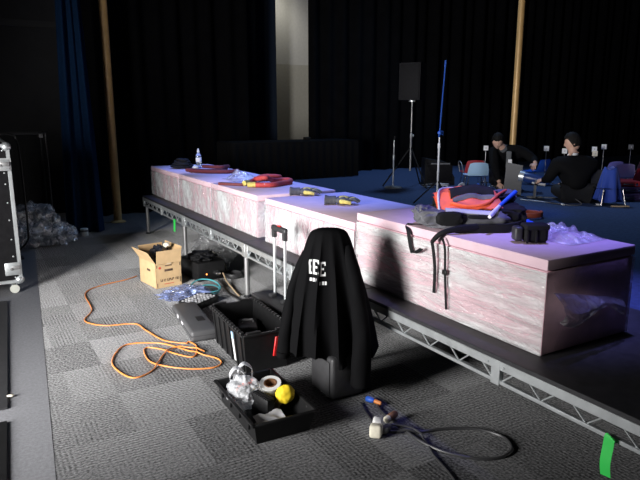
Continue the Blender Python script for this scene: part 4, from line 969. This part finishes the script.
# ================================================================== STAGE EQUIPMENT
ZG = 0.532
t = thing('skirted_table', 'long table with a pleated black skirt under the lit wall strip', 'table', (4.95, 9.55, ZG))
b = MB(); b.box((0, 0, 0.645), (2.44, 0.70, 0.03), bev=0.006); b.build('tabletop', 'skirt', t)
def skirt(x0, y0, x1, y1):
    L = math.hypot(x1 - x0, y1 - y0); nx, ny = (y1 - y0) / L, -(x1 - x0) / L; bb = MB()
    f = lambda u, v, o=0.0: Vector((x0 + (x1 - x0) * u + nx * (0.02 * math.sin(u * L * 42) * (0.4 + 0.6 * (1 - v)) + o), y0 + (y1 - y0) * u + ny * (0.02 * math.sin(u * L * 42) * (0.4 + 0.6 * (1 - v)) + o), 0.01 + 0.63 * v))
    n = int(L * 60); bb.grid(f, n, 6); bb.grid(lambda u, v: f(u, v, 0.006), n, 6); bb.build('skirt', 'skirt', t)
skirt(-1.22, -0.36, 1.22, -0.36); skirt(1.22, -0.35, 1.22, 0.35); skirt(-1.22, 0.35, -1.22, -0.35)
for sx in (-1.1, 1.1):
    for sy in (-0.28, 0.28):
        b = MB(); b.lathe([(0.016, 0), (0.016, 0.63)], c=(sx, sy, 0), seg=8); b.build('leg', 'steel', t)
b = MB(); b.box((5.28, 9.5, ZG + 0.69), (0.10, 0.12, 0.05), bev=0.008); tag(b.build('small_box', 'blackpl', world=True, origin=(5.28, 9.5, ZG + 0.66)), 'tiny dark box on the black skirted table', 'box')

def tripod(t, h, r, rad, m='blackpl'):
    for k in range(3):
        a = 0.5 + k * 2 * PI / 3
        b = MB(); b.tube([(0, 0, h), (r * math.cos(a), r * math.sin(a), 0.012)], rad, 6); b.build('leg', m, t)
t = thing('loudspeaker', 'black loudspeaker box mounted high on its thin pole in front of the drape', 'loudspeaker', (5.95, 7.40, 1.858), math.radians(-58))
b = MB(); b.prism([(-0.165, 0), (0.165, 0), (0.165, 0.54), (-0.165, 0.54)], 0.30); b.build('cabinet', 'lam', t)
b = MB(); b.box((0, -0.155, 0.27), (0.30, 0.012, 0.50), bev=0.004); b.build('front_grille', 'lam', t)
b = MB(); b.tube([(-0.18, -0.03, 0.40), (-0.20, -0.03, 0.44), (-0.20, -0.03, 0.34), (-0.18, -0.03, 0.30)], 0.008, 6); b.build('side_handle', 'steel', t)
t = thing('speaker_stand', 'silver pole stand carrying the black loudspeaker', 'speaker stand', (5.95, 7.40, ZG))
b = MB(); b.lathe([(0.016, 0.25), (0.016, 0.75), (0.021, 0.76), (0.021, 0.82), (0.011, 0.83), (0.011, 1.322)], seg=12); b.build('pole', 'steel', t)
b = MB(); b.lathe([(0.05, 1.300), (0.05, 1.322), (0.02, 1.323)], seg=12); b.build('top_plate', 'alu', t)
b = MB(); b.ball((0.035, 0, 0.79), 0.02, 2); b.build('clamp_knob', 'alu', t); tripod(t, 0.62, 0.42, 0.011)
t = thing('microphone_stand', 'straight microphone stand with round base in front of the speaker stand', 'microphone stand', (5.637, 7.415, ZG))
b = MB(); b.lathe([(0.14, 0), (0.142, 0.008), (0.12, 0.02), (0.03, 0.034), (0.012, 0.04)], seg=28); b.build('round_base', 'steel', t)
b = MB(); b.lathe([(0.011, 0.03), (0.011, 0.42), (0.016, 0.43), (0.016, 0.50), (0.008, 0.51), (0.008, 0.74)], seg=10); b.build('pole', 'alu', t)
b = MB(); b.tube([(0, 0, 0.73), (0.0, -0.02, 0.79)], [0.010, 0.016], 10); b.build('microphone_clip', 'blackpl', t)
t = thing('boom_stand', 'tall boom microphone stand rising behind the backpack', 'microphone stand', (5.06, 5.74, ZG))
b = MB(); b.lathe([(0.013, 0.10), (0.013, 0.70), (0.018, 0.71), (0.018, 0.76), (0.009, 0.77), (0.009, 0.88)], seg=10); b.build('pole', 'bluepole', t); tripod(t, 0.30, 0.30, 0.009)
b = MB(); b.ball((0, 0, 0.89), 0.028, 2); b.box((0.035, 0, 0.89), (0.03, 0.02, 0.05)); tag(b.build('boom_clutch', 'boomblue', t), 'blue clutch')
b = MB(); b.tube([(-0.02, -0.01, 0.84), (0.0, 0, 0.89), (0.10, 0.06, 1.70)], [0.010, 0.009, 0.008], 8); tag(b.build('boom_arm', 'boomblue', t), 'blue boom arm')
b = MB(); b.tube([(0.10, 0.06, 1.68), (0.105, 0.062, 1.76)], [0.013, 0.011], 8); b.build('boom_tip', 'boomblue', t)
t = thing('stage_monitor', 'black wedge stage monitor on the stage beside the speaker stand', 'stage monitor', (6.62, 7.52, ZG), math.radians(-30))
b = MB(); b.prism([(-0.24, 0), (0.24, 0), (0.24, 0.12), (0.10, 0.36), (-0.24, 0.42)], 0.36, Matrix.Rotation(PI / 2, 3, 'Z') if False else None); b.build('cabinet', 'blackpl', t)
b = MB(); b.box((0.0, -0.185, 0.19), (0.40, 0.012, 0.25), bev=0.004); b.build('grille', 'lam', t)
b = MB(); b.box((0.0, -0.20, 0.34), (0.30, 0.02, 0.02)); b.build('handle', 'greypl', t)
for k, (x, y, r, lab) in enumerate(((6.15, 7.15, 0.10, 'tangled dark cable on the stage floor in front of the monitor'), (6.36, 7.05, 0.08, 'small cable tangle with a pale plug right of the first'))):
    b = MB(); rr = random.Random(k + 20)
    b.tube(smooth_path([(x + r * (0.5 + rr.random()) * math.cos(j * 1.3), y + r * (0.5 + rr.random()) * math.sin(j * 1.3), ZG + 0.012 + 0.05 * rr.random()) for j in range(14)], 5), 0.009, 6)
    tag(b.build('stage_cable', 'cord' if k == 0 else 'lightcl', world=True, origin=(x, y, ZG)), lab, 'cable')

# ---------------- low plastic chairs
def chair(loc, rz, m, label, arms=False, tilt=0.0, cat='chair', group='low plastic chairs on stage'):
    t = thing('plastic_chair', label, cat, (loc[0], loc[1], ZG), rz, group)
    b = MB(); b.grid(lambda u, v: Vector(((u - .5) * 0.32, (v - .5) * 0.30, 0.215 - 0.018 * math.sin(PI * v) + 0.012 * (2 * u - 1) ** 2)), 12, 12); b.grid(lambda u, v: Vector(((u - .5) * 0.32, (v - .5) * 0.30, 0.205 - 0.018 * math.sin(PI * v) + 0.012 * (2 * u - 1) ** 2)), 12, 12); b.build('seat', m, t)
    b = MB()
    bk = lambda u, v, o=0.0: Vector(((u - .5) * (0.31 - 0.05 * v + 0.02 * math.sin(PI * v)), 0.155 + 0.05 * v - 0.03 * math.sin(PI * u) * -1 + o, 0.215 + 0.20 * v - 0.02 * abs(2 * u - 1) ** 3 * v))
    b.grid(bk, 14, 10); b.grid(lambda u, v: bk(u, v, 0.012), 14, 10); b.build('backrest', m, t)
    for sx in (-1, 1):
        for y0, y1 in ((-0.12, -0.15), (0.12, 0.16)):
            b = MB(); b.tube([(sx * 0.12, y0, 0.20), (sx * 0.15, y1, 0.008)], 0.009, 7); b.build('leg', 'chrome', t)
    if arms:
        for sx in (-1, 1):
            b = MB(); b.tube(smooth_path([(sx * 0.17, 0.14, 0.22), (sx * 0.19, 0.05, 0.36), (sx * 0.19, -0.14, 0.36), (sx * 0.16, -0.15, 0.20)], 5), 0.008, 7); b.build('arm', 'steel', t)
    return t
chair((6.95, 7.08), math.radians(150), 'redch', 'dark red chair behind the light blue one', arms=True)
c = chair((6.66, 6.72), math.radians(190), 'ltblue', 'light blue chair with its back to the camera beside the kneeling person')
c.rotation_euler = (0, 0, math.radians(150))
chair((7.93, 6.70), math.radians(185), 'bluepl', 'blue chair between the two people')
chair((8.55, 5.85), math.radians(170), 'lav', 'lavender chair, the one farther back of the two')
chair((8.32, 5.48), math.radians(150), 'lav', 'lavender chair, the nearer of the two')
chair((9.20, 5.90), math.radians(200), 'pinkpl', 'pinkish chair behind the lavender chairs')
chair((8.86, 5.47), math.radians(165), 'pinkpl', 'pinkish chair at the picture edge behind the dark red one')
chair((8.03, 5.02), math.radians(160), 'redch', 'dark red chair at the picture edge behind the instrument cases')
t = chair((6.93, 4.66), math.radians(330), 'darkpl', 'low chair with a royal blue cloth hung over it beside the seated person')
b = MB()
def clo(u, v, o=0.0):
    a = u * 2 * PI; r = 0.07 + 0.065 * v ** 0.7; k = 1 + 0.22 * v * math.sin(6 * a + 1)
    return Vector((6.93 + (r * k + o) * math.cos(a) * 1.15, 4.66 + (r * k + o) * math.sin(a) * 1.05, ZG + 0.455 - 0.40 * v + 0.02 * math.sin(3 * a)))
b.grid(clo, 48, 14, cu=True); b.bm.faces.new([v for v in [b.bm.verts.new(clo(k / 24, 0) + Vector((0, 0, 0.004))) for k in range(24)]])
tag(b.build('blue_cloth', 'bluecl', world=True, origin=(6.93, 4.66, ZG)), 'royal blue cloth hanging over the low chair beside the seated person', 'cloth')
def flat_case(loc, rz, d, m, label, z=0.0):
    t = thing('instrument_case', label, 'case', (loc[0], loc[1], ZG + z), rz, 'instrument cases at the picture edge')
    b = MB(); b.box((0, 0, d[2] / 2), d, bev=min(d) * 0.25, seg=3); b.build('shell', m, t)
    b = MB(); b.tube([(-0.06, -d[1] / 2, d[2] * .5), (-0.05, -d[1] / 2 - 0.03, d[2] * .5), (0.05, -d[1] / 2 - 0.03, d[2] * .5), (0.06, -d[1] / 2, d[2] * .5)], 0.008, 6); b.build('handle', 'rubber', t)
    for x in (-d[0] * .3, d[0] * .3):
        b = MB(); b.box((x, -d[1] / 2 - 0.003, d[2] * .5), (0.03, 0.01, 0.03), bev=0.003); b.build('latch', 'chrome', t)
flat_case((7.46, 4.79), math.radians(-30), (0.50, 0.28, 0.10), 'purple', 'dark purple instrument case, lowest of the stack', 0.0)
flat_case((7.48, 4.81), math.radians(-24), (0.44, 0.24, 0.08), 'blueplk' if False else 'purple', 'dark purple instrument case in the middle of the stack', 0.101)
flat_case((7.50, 4.82), math.radians(-34), (0.36, 0.20, 0.07), 'redch', 'dark red instrument case on top of the stack', 0.182)

# ---------------- white cards on stems
def card(x, y, z, label, m='white', w_=0.075, stem=True):
    t = thing('card_stand', label, 'card stand', (x, y, ZG), math.radians(-52), 'white cards on thin stands')
    b = MB(); b.lathe([(0.07, 0), (0.07, 0.008), (0.01, 0.014)], seg=14); b.build('base', 'blackpl', t)
    b = MB(); b.tube([(0, 0, 0.01), (0, 0, z - ZG - w_ * .4)], 0.005, 6); b.build('stem', 'steel', t)
    b = MB(); b.box((0, -0.006, z - ZG), (w_, 0.006, w_ * 1.05), bev=0.002, seg=1); b.build('white_card', m, t)
    b = MB(); b.box((0.004, -0.0105, z - ZG), (w_ * .22, 0.002, w_ * .3)); b.build('grey_mark', 'lightcl', t)
card(7.408, 7.255, 1.101, 'white card on a stand left of the kneeling person')
card(7.902, 6.45, 1.118, 'white card on a pale stem above the blue chair')
card(8.017, 6.20, 1.089, 'white card just left of the seated person head')
card(7.957, 5.628, 1.083, 'cream-tinted white card at the shoulder of the seated person', 'cream')
card(8.60, 6.10, 1.104, 'lower of the paired white cards above the lavender chairs')
card(8.98, 6.20, 1.128, 'upper of the paired white cards above the lavender chairs')
card(9.476, 6.051, 1.117, 'dim grey card above the pinkish chairs', 'greypl')

# ---------------- parcan lamp, panel, bits
t = thing('stage_lamp', 'blue cylindrical stage lamp on a grey post beside the seated person', 'stage lamp', (6.60, 5.52, ZG))
A0, A1 = Vector((-0.085, 0.16, 0.285)), Vector((0.085, -0.16, 0.225))
dv = (A1 - A0).normalized()
b = MB(); b.tube([A0, A0 + dv * 0.02, A0 + dv * 0.10, A1 - dv * 0.06, A1], [0.060, 0.068, 0.070, 0.058, 0.035], 20); b.build('lamp_housing', 'lampblue', t)
b = MB(); b.tube([A0 - dv * 0.035, A0 + dv * 0.03], [0.075, 0.073], 20); b.build('front_ring', 'alu', t)
b = MB(); b.tube([A0 + dv * 0.14 + Vector((-0.03, -0.02, -0.045)), A1 - dv * 0.05 + Vector((-0.03, -0.02, -0.04))], 0.022, 10); tag(b.build('pale_strip', 'lightcl', t), 'pale strip')
b = MB(); b.box((-0.055, -0.04, 0.13), (0.012, 0.075, 0.24), rot=(0, 0, math.radians(-30)), bev=0.003); b.box((0.0, 0.0, 0.014), (0.20, 0.09, 0.02), rot=(0, 0, math.radians(-30)), bev=0.004); b.build('post', 'greypl', t)
b = MB(); b.ball((-0.068, -0.06, 0.20), 0.018, 2); b.build('tilt_knob', 'blackpl', t)
b = MB(); b.box((0.14, -0.09, 0.008), (0.22, 0.03, 0.012), rot=(0, 0, math.radians(-45)), bev=0.003); b.build('floor_bracket', 'greypl', t)
t = thing('grey_panel', 'plain dark grey upright panel in front of the kneeling person', 'panel', (6.58, 5.90, ZG), math.radians(-52))
b = MB(); b.prism([(-0.12, 0.005), (0.12, 0.005), (0.12, 0.42), (-0.10, 0.455)], 0.03); b.build('board', 'toolgrey', t)
b = MB(); b.box((0, 0.08, 0.006), (0.2, 0.2, 0.012), bev=0.003); b.build('foot', 'blackpl', t)
b = MB(); b.tube(smooth_path([(6.80, 5.45, ZG + 0.21), (6.90, 5.42, ZG + 0.16), (6.86, 5.24, ZG + 0.09), (6.66, 4.92, ZG + 0.05), (6.58, 4.78, ZG + 0.006), (6.40, 4.88, ZG + 0.006), (6.38, 5.2, ZG + 0.006), (6.3, 5.5, ZG + 0.006)], 7), 0.006, 6); 
tag(b.build('lamp_cable', 'steel', world=True, origin=(6.6, 5.1, ZG)), 'thin pale cable looping from the stage lamp to the floor', 'cable')
for k, (x, y, lab) in enumerate(((6.38, 4.90, 'white scrap on the stage floor below the stage lamp'), (6.74, 4.66, 'white scrap on the stage floor beside the seated person'))):
    b = MB(); b.box((x, y, ZG + 0.012), (0.06, 0.03, 0.02), rot=(0, 0, 0.4 + k), bev=0.004); tag(b.build('white_scrap', 'whitepl', world=True, origin=(x, y, ZG + 0.002)), lab, 'scrap')
b = MB(); b.box((6.86, 4.44, ZG + 0.010), (0.22, 0.03, 0.016), rot=(0, 0, math.radians(-30)), bev=0.004); tag(b.build('wooden_stick', 'tan', world=True, origin=(6.86, 4.44, ZG + 0.002)), 'pale wooden stick on the stage floor below the blue cloth', 'stick')
b = MB(); b.tube([(5.30 + (0.16 + 0.01 * math.sin(a)) * math.cos(a), 4.50 + 0.14 * math.sin(a), ZG + 0.012 + 0.006 * a / PI) for a in [k * 2 * PI / 24 for k in range(24 * 4)]], 0.010, 6); tag(b.build('red_cable_coil', 'rust', world=True, origin=(5.3, 4.5, ZG)), 'rust red cable coil on the stage behind the backpack', 'cable')
for k, (x, y, m_, lab) in enumerate(((6.30, 6.62, 'lightcl', 'pale clutter of clamps on the floor before the red chair'), (6.42, 6.40, 'bluepl', 'small blue clamp on the floor before the light blue chair'), (6.40, 6.10, 'chrome', 'small chrome clamp beside the kneeling person hand'))):
    t = thing('clamp', lab, 'clamp', (x, y, ZG), k * 1.1)
    b = MB(); b.tube(smooth_path([(-0.05, 0, 0.02), (-0.05, 0, 0.08), (0.02, 0, 0.11), (0.06, 0, 0.07)], 4), 0.016, 8); b.build('jaw', m_, t)
    b = MB(); b.tube([(-0.06, 0, 0.015), (0.10, 0.03, 0.015)], 0.014, 8); b.build('base_bar', m_, t)
    b = MB(); b.tube([(0.06, -0.04, 0.06), (0.06, 0.05, 0.06)], 0.008, 8); b.build('screw', 'chrome', t)

# ================================================================== PEOPLE
def skin_body(joints, edges, root, m, lvl=2):
    names = list(joints); me = bpy.data.meshes.new('tmp')
    me.from_pydata([joints[n][0] for n in names], [(names.index(a), names.index(c)) for a, c in edges], [])
    o = bpy.data.objects.new('tmp', me); COL.objects.link(o)
    sk = o.modifiers.new('Skin', 'SKIN'); sk.use_smooth_shade = True
    if not me.skin_vertices: me.skin_vertices.new() if hasattr(me.skin_vertices, 'new') else None
    for i, n in enumerate(names):
        r = joints[n][1]; r = r if isinstance(r, tuple) else (r, r)
        me.skin_vertices[0].data[i].radius = r; me.skin_vertices[0].data[i].use_root = (n == root)
    ss = o.modifiers.new('Sub', 'SUBSURF'); ss.levels = lvl; ss.render_levels = lvl
    dg = bpy.context.evaluated_depsgraph_get(); dg.update()
    ev = o.evaluated_get(dg); m2 = bpy.data.meshes.new_from_object(ev)
    bm = bmesh.new(); bm.from_mesh(m2)
    bpy.data.objects.remove(o); bpy.data.meshes.remove(me); bpy.data.meshes.remove(m2)
    return bm
def head_frame(fwd, up):
    f = Vector(fwd).normalized(); u = Vector(up); u = (u - f * u.dot(f)).normalized(); r = f.cross(u)
    return Matrix((r, f, u)).transposed()
def face_k(d):
    x, y, z = d
    g = lambda cx, cz, s: math.exp(-((x - cx) ** 2 + (z - cz) ** 2) / (2 * s * s)) if y > 0 else 0.0
    k = 1.0
    k += 0.20 * g(0, -0.12, 0.085) + 0.08 * g(0, 0.05, 0.06)           # nose
    k -= 0.07 * (g(0.32, 0.08, 0.11) + g(-0.32, 0.08, 0.11))           # eye sockets
    k += 0.04 * (g(0.3, 0.25, 0.14) + g(-0.3, 0.25, 0.14))             # brow
    k += 0.045 * (g(0, -0.42, 0.07) + g(0, -0.53, 0.07)) - 0.03 * g(0, -0.475, 0.035)   # lips
    k += 0.07 * g(0, -0.80, 0.16)                                       # chin
    return k
def add_head(bb, c, fr, s=1.0):
    vs = bmesh.ops.create_icosphere(bb.bm, subdivisions=5, radius=1.0)['verts']
    for v in vs:
        d = v.co.normalized(); k = face_k(d)
        jx = 1.0 + (0.28 * d.z if d.z < 0 else 0)
        v.co = Vector(c) + fr @ (Vector((d.x * 0.076 * jx, d.y * (0.094 if d.y < 0 else 0.090), d.z * 0.118)) * k * s)
    for sx in (-1, 1):
        vs = bmesh.ops.create_icosphere(bb.bm, subdivisions=2, radius=1.0)['verts']
        for v in vs: v.co = Vector(c) + fr @ (Vector((sx * 0.078 + v.co.x * 0.010, -0.008 + v.co.y * 0.018, -0.004 + v.co.z * 0.031)) * s)
def hair_mesh(c, fr, s=1.0, front=0.52):
    bb = MB(); vs = bmesh.ops.create_icosphere(bb.bm, subdivisions=5, radius=1.0)['verts']
    for v in vs:
        d = v.co.normalized(); line = -0.45 + (front + 0.45) * max(0, min(1, (d.y - 0.02) / 0.55))
        e = max(-1, min(1, (d.z - line) / 0.10))
        k = 1.0 + 0.075 * e + 0.02 + (0.05 * noise.noise(d * 7) if e > 0 else 0)
        if e <= 0: k = 0.80
        jx = 1.0 + (0.28 * d.z if d.z < 0 else 0)
        v.co = Vector(c) + fr @ (Vector((d.x * 0.078 * jx, d.y * 0.096, d.z * 0.120)) * k * s)
    return bb
def add_hand(bb, wrist, fdir, palmn, side, curl=0.6, s=1.0):
    f = Vector(fdir).normalized(); n = Vector(palmn); n = (n - f * n.dot(f)).normalized(); x = f.cross(n) * side
    w = Vector(wrist)
    vs = bmesh.ops.create_icosphere(bb.bm, subdivisions=3, radius=1.0)['verts']
    for v in vs: v.co = w + f * (0.045 + v.co.z * 0.052) * s + x * v.co.x * 0.040 * s + n * v.co.y * 0.017 * s
    for k, L in enumerate((0.070, 0.080, 0.075, 0.058)):
        b0 = w + (f * 0.085 + x * (0.028 - k * 0.019)) * s; pts = [b0 - f * 0.02 * s]; a = 0.15; p = b0
        pts.append(p)
        for j, seg in enumerate((0.45, 0.32, 0.23)):
            a += curl * (0.5 + 0.3 * j); p = p + (f * math.cos(a) + n * math.sin(a)) * L * seg * s; pts.append(p)
        bb.tube(pts, [0.009 * s, 0.009 * s, 0.0085 * s, 0.0075 * s, 0.006 * s], 8)
    b0 = w + (f * 0.025 + x * 0.034) * s
    bb.tube([b0, b0 + (f * 0.025 + x * 0.020 + n * 0.008) * s, b0 + (f * 0.055 + x * 0.022 + n * 0.022) * s], [0.011 * s, 0.010 * s, 0.007 * s], 8)
def fat(j, dr, only=None): return {k: (v[0], (v[1] + dr) if not isinstance(v[1], tuple) else tuple(q + dr for q in v[1])) for k, v in j.items() if only is None or k in only}
def person(name_label, J, hc, fwd, up, hands, collar, shirt=None, badge=None):
    o0 = Vector((J['pelvis'][0][0], J['pelvis'][0][1], ZG))
    t = thing('person', name_label, 'person', o0)
    Jr = {k: (Vector(v[0]) - o0, v[1]) for k, v in J.items()}
    E = [('pelvis', 'waist'), ('waist', 'chest'), ('chest', 'neck'), ('neck', 'skull'), ('chest', 'sh_l'), ('sh_l', 'el_l'), ('el_l', 'wr_l'), ('chest', 'sh_r'), ('sh_r', 'el_r'), ('el_r', 'wr_r'),
         ('pelvis', 'hip_l'), ('hip_l', 'kn_l'), ('kn_l', 'an_l'), ('an_l', 'to_l'), ('pelvis', 'hip_r'), ('hip_r', 'kn_r'), ('kn_r', 'an_r'), ('an_r', 'to_r')]
    hc = Vector(hc) - o0; Jr['skull'] = (hc + Vector((0, 0, -0.02)), 0.055)
    fr = head_frame(fwd, up)
    Jb = {k: (v[0], v[1] * (0.62 if k in ('pelvis', 'waist', 'chest', 'sh_l', 'sh_r', 'hip_l', 'hip_r') else 0.78 if k[:2] in ('el', 'kn') else 1.0)) for k, v in Jr.items()}
    b = MB(); b.bm.free(); b.bm = skin_body(Jb, E, 'pelvis', 'skin')
    add_head(b, hc, fr)
    for wr, fd, pn, sd in hands: add_hand(b, Vector(wr) - o0, fd, pn, sd)
    b.build('body', 'skin', t)
    hair_mesh(hc, fr, 1.05).build('hair', 'hair', t)
    up_set = ('pelvis', 'waist', 'chest', 'neckb', 'sh_l', 'el_l', 'wr_l', 'sh_r', 'el_r', 'wr_r')
    Jc = fat({k: v for k, v in Jr.items() if k in up_set}, 0.016)
    for q in ('wr_l', 'wr_r'):
        e = 'el' + q[2:]; Jc[q] = (Jr[q][0] + (Jr[e][0] - Jr[q][0]) * 0.10, 0.042)
    Jc['neckb'] = (Jr['chest'][0] + (Jr['neck'][0] - Jr['chest'][0]) * 0.80, 0.080)
    Ec = [e for e in E if e[0] in Jc and e[1] in Jc] + [('chest', 'neckb')]
    b = MB(); b.bm.free(); b.bm = skin_body(Jc, Ec, 'pelvis', 'suit'); b.build('jacket', 'suit', t)
    lo_set = ('pelvis', 'hip_l', 'kn_l', 'an_l', 'hip_r', 'kn_r', 'an_r')
    Jt = fat({k: v for k, v in Jr.items() if k in lo_set}, 0.014); b = MB(); b.bm.free(); b.bm = skin_body(Jt, [e for e in E if e[0] in Jt and e[1] in Jt], 'pelvis', 'trousers'); b.build('trousers', 'trousers', t)
    for sd in ('l', 'r'):
        a, c = Jr['an_' + sd][0], Jr['to_' + sd][0]; d = (c - a).normalized()
        b = MB(); b.tube([a - d * 0.05, a, a + (c - a) * .6, c + d * 0.02], [0.045, 0.05, 0.045, 0.03], 12)
        b.build('shoe', 'rubber', t)
    # collar
    cpos = Jr['chest'][0] + (Jr['neck'][0] - Jr['chest'][0]) * 0.88; ax = (hc - Jr['neck'][0]).normalized()
    q = Vector((0, 0, 1)).rotation_difference(ax).to_matrix()
    b = MB(); b.lathe([(0.070, -0.03), (0.066, 0.0), (0.062, 0.014), (0.056, 0.014), (0.056, -0.03)], c=cpos, seg=20, mx=q); b.build('shirt_collar', collar, t)
    return t, o0
# person sitting on the stage floor, back to the camera, head turned to the left
J = dict(pelvis=((6.74, 5.00, 0.675), 0.135), waist=((6.74, 5.01, 0.80), 0.135), chest=((6.74, 5.05, 0.985), 0.165), neck=((6.755, 5.10, 1.155), 0.055),
         sh_l=((6.545, 5.165, 1.015), 0.085), el_l=((6.47, 5.21, 0.83), 0.055), wr_l=((6.56, 5.38, 0.79), 0.032),
         sh_r=((6.945, 4.945, 1.015), 0.085), el_r=((7.07, 5.02, 0.80), 0.052), wr_r=((6.97, 5.30, 0.76), 0.032),
         hip_l=((6.66, 5.08, 0.64), 0.095), kn_l=((6.86, 5.42, 0.655), 0.065), an_l=((7.04, 5.30, 0.585), 0.04), to_l=((7.16, 5.28, 0.570), 0.03),
         hip_r=((6.86, 4.97, 0.64), 0.095), kn_r=((7.24, 5.06, 0.655), 0.065), an_r=((7.10, 5.24, 0.585), 0.04), to_r=((7.02, 5.36, 0.570), 0.03))
person('dark-haired person in black jacket sitting on the stage floor, back to the camera', J, (6.765, 5.125, 1.290), (-0.68, 0.69, -0.26), (-0.10, 0.10, 1),
       [((6.56, 5.38, 0.79), (0.1, 0.95, -0.1), (0.4, -0.3, -0.8), 1), ((6.97, 5.30, 0.76), (-0.6, 0.5, -0.2), (0.2, 0.0, -1), -1)], 'white')
# person kneeling and leaning over, facing the camera side, reaching to the floor
J = dict(pelvis=((7.16, 6.62, 0.72), 0.135), waist=((7.12, 6.55, 0.86), 0.13), chest=((6.95, 6.40, 1.04), 0.155), neck=((6.82, 6.36, 1.175), 0.055),
         sh_l=((6.76, 6.47, 1.10), 0.072), el_l=((6.62, 6.28, 0.86), 0.05), wr_l=((6.555, 6.12, 0.68), 0.032),
         sh_r=((7.10, 6.24, 1.125), 0.072), el_r=((7.20, 6.08, 0.99), 0.055), wr_r=((7.06, 5.94, 0.955), 0.032),
         hip_l=((7.04, 6.66, 0.70), 0.095), kn_l=((6.86, 6.36, 0.78), 0.068), an_l=((6.98, 6.56, 0.60), 0.042), to_l=((6.86, 6.48, 0.570), 0.03),
         hip_r=((7.24, 6.54, 0.70), 0.095), kn_r=((7.06, 6.22, 0.78), 0.068), an_r=((7.24, 6.40, 0.60), 0.042), to_r=((7.14, 6.28, 0.570), 0.03))
t, o0 = person('person in black jacket kneeling and bending forward, white badge on the chest', J, (6.725, 6.36, 1.262), (-0.62, -0.50, -0.62), (-0.35, -0.30, 0.75),
       [((6.555, 6.12, 0.68), (-0.15, -0.25, -0.9), (0.5, 0.4, 0), 1), ((7.06, 5.94, 0.955), (-0.75, -0.4, -0.3), (0, 0, -1), -1)], 'greyshirt')
b = MB(); vs = b.box((0, 0, 0), (0.075, 0.03, 0.24), bev=0.012)
q = Matrix.Rotation(math.radians(-52), 3, 'Z'); 
for v in b.bm.verts: v.co = q @ v.co + Vector((6.815, 6.215, 1.0)) - o0
b.build('shirt_front', 'greyshirt', t)
b = MB(); b.box((0, 0, 0), (0.055, 0.006, 0.08), bev=0.003)
for v in b.bm.verts: v.co = q @ v.co + Vector((6.79, 6.165, 0.965)) - o0
b.build('badge', 'white', t)
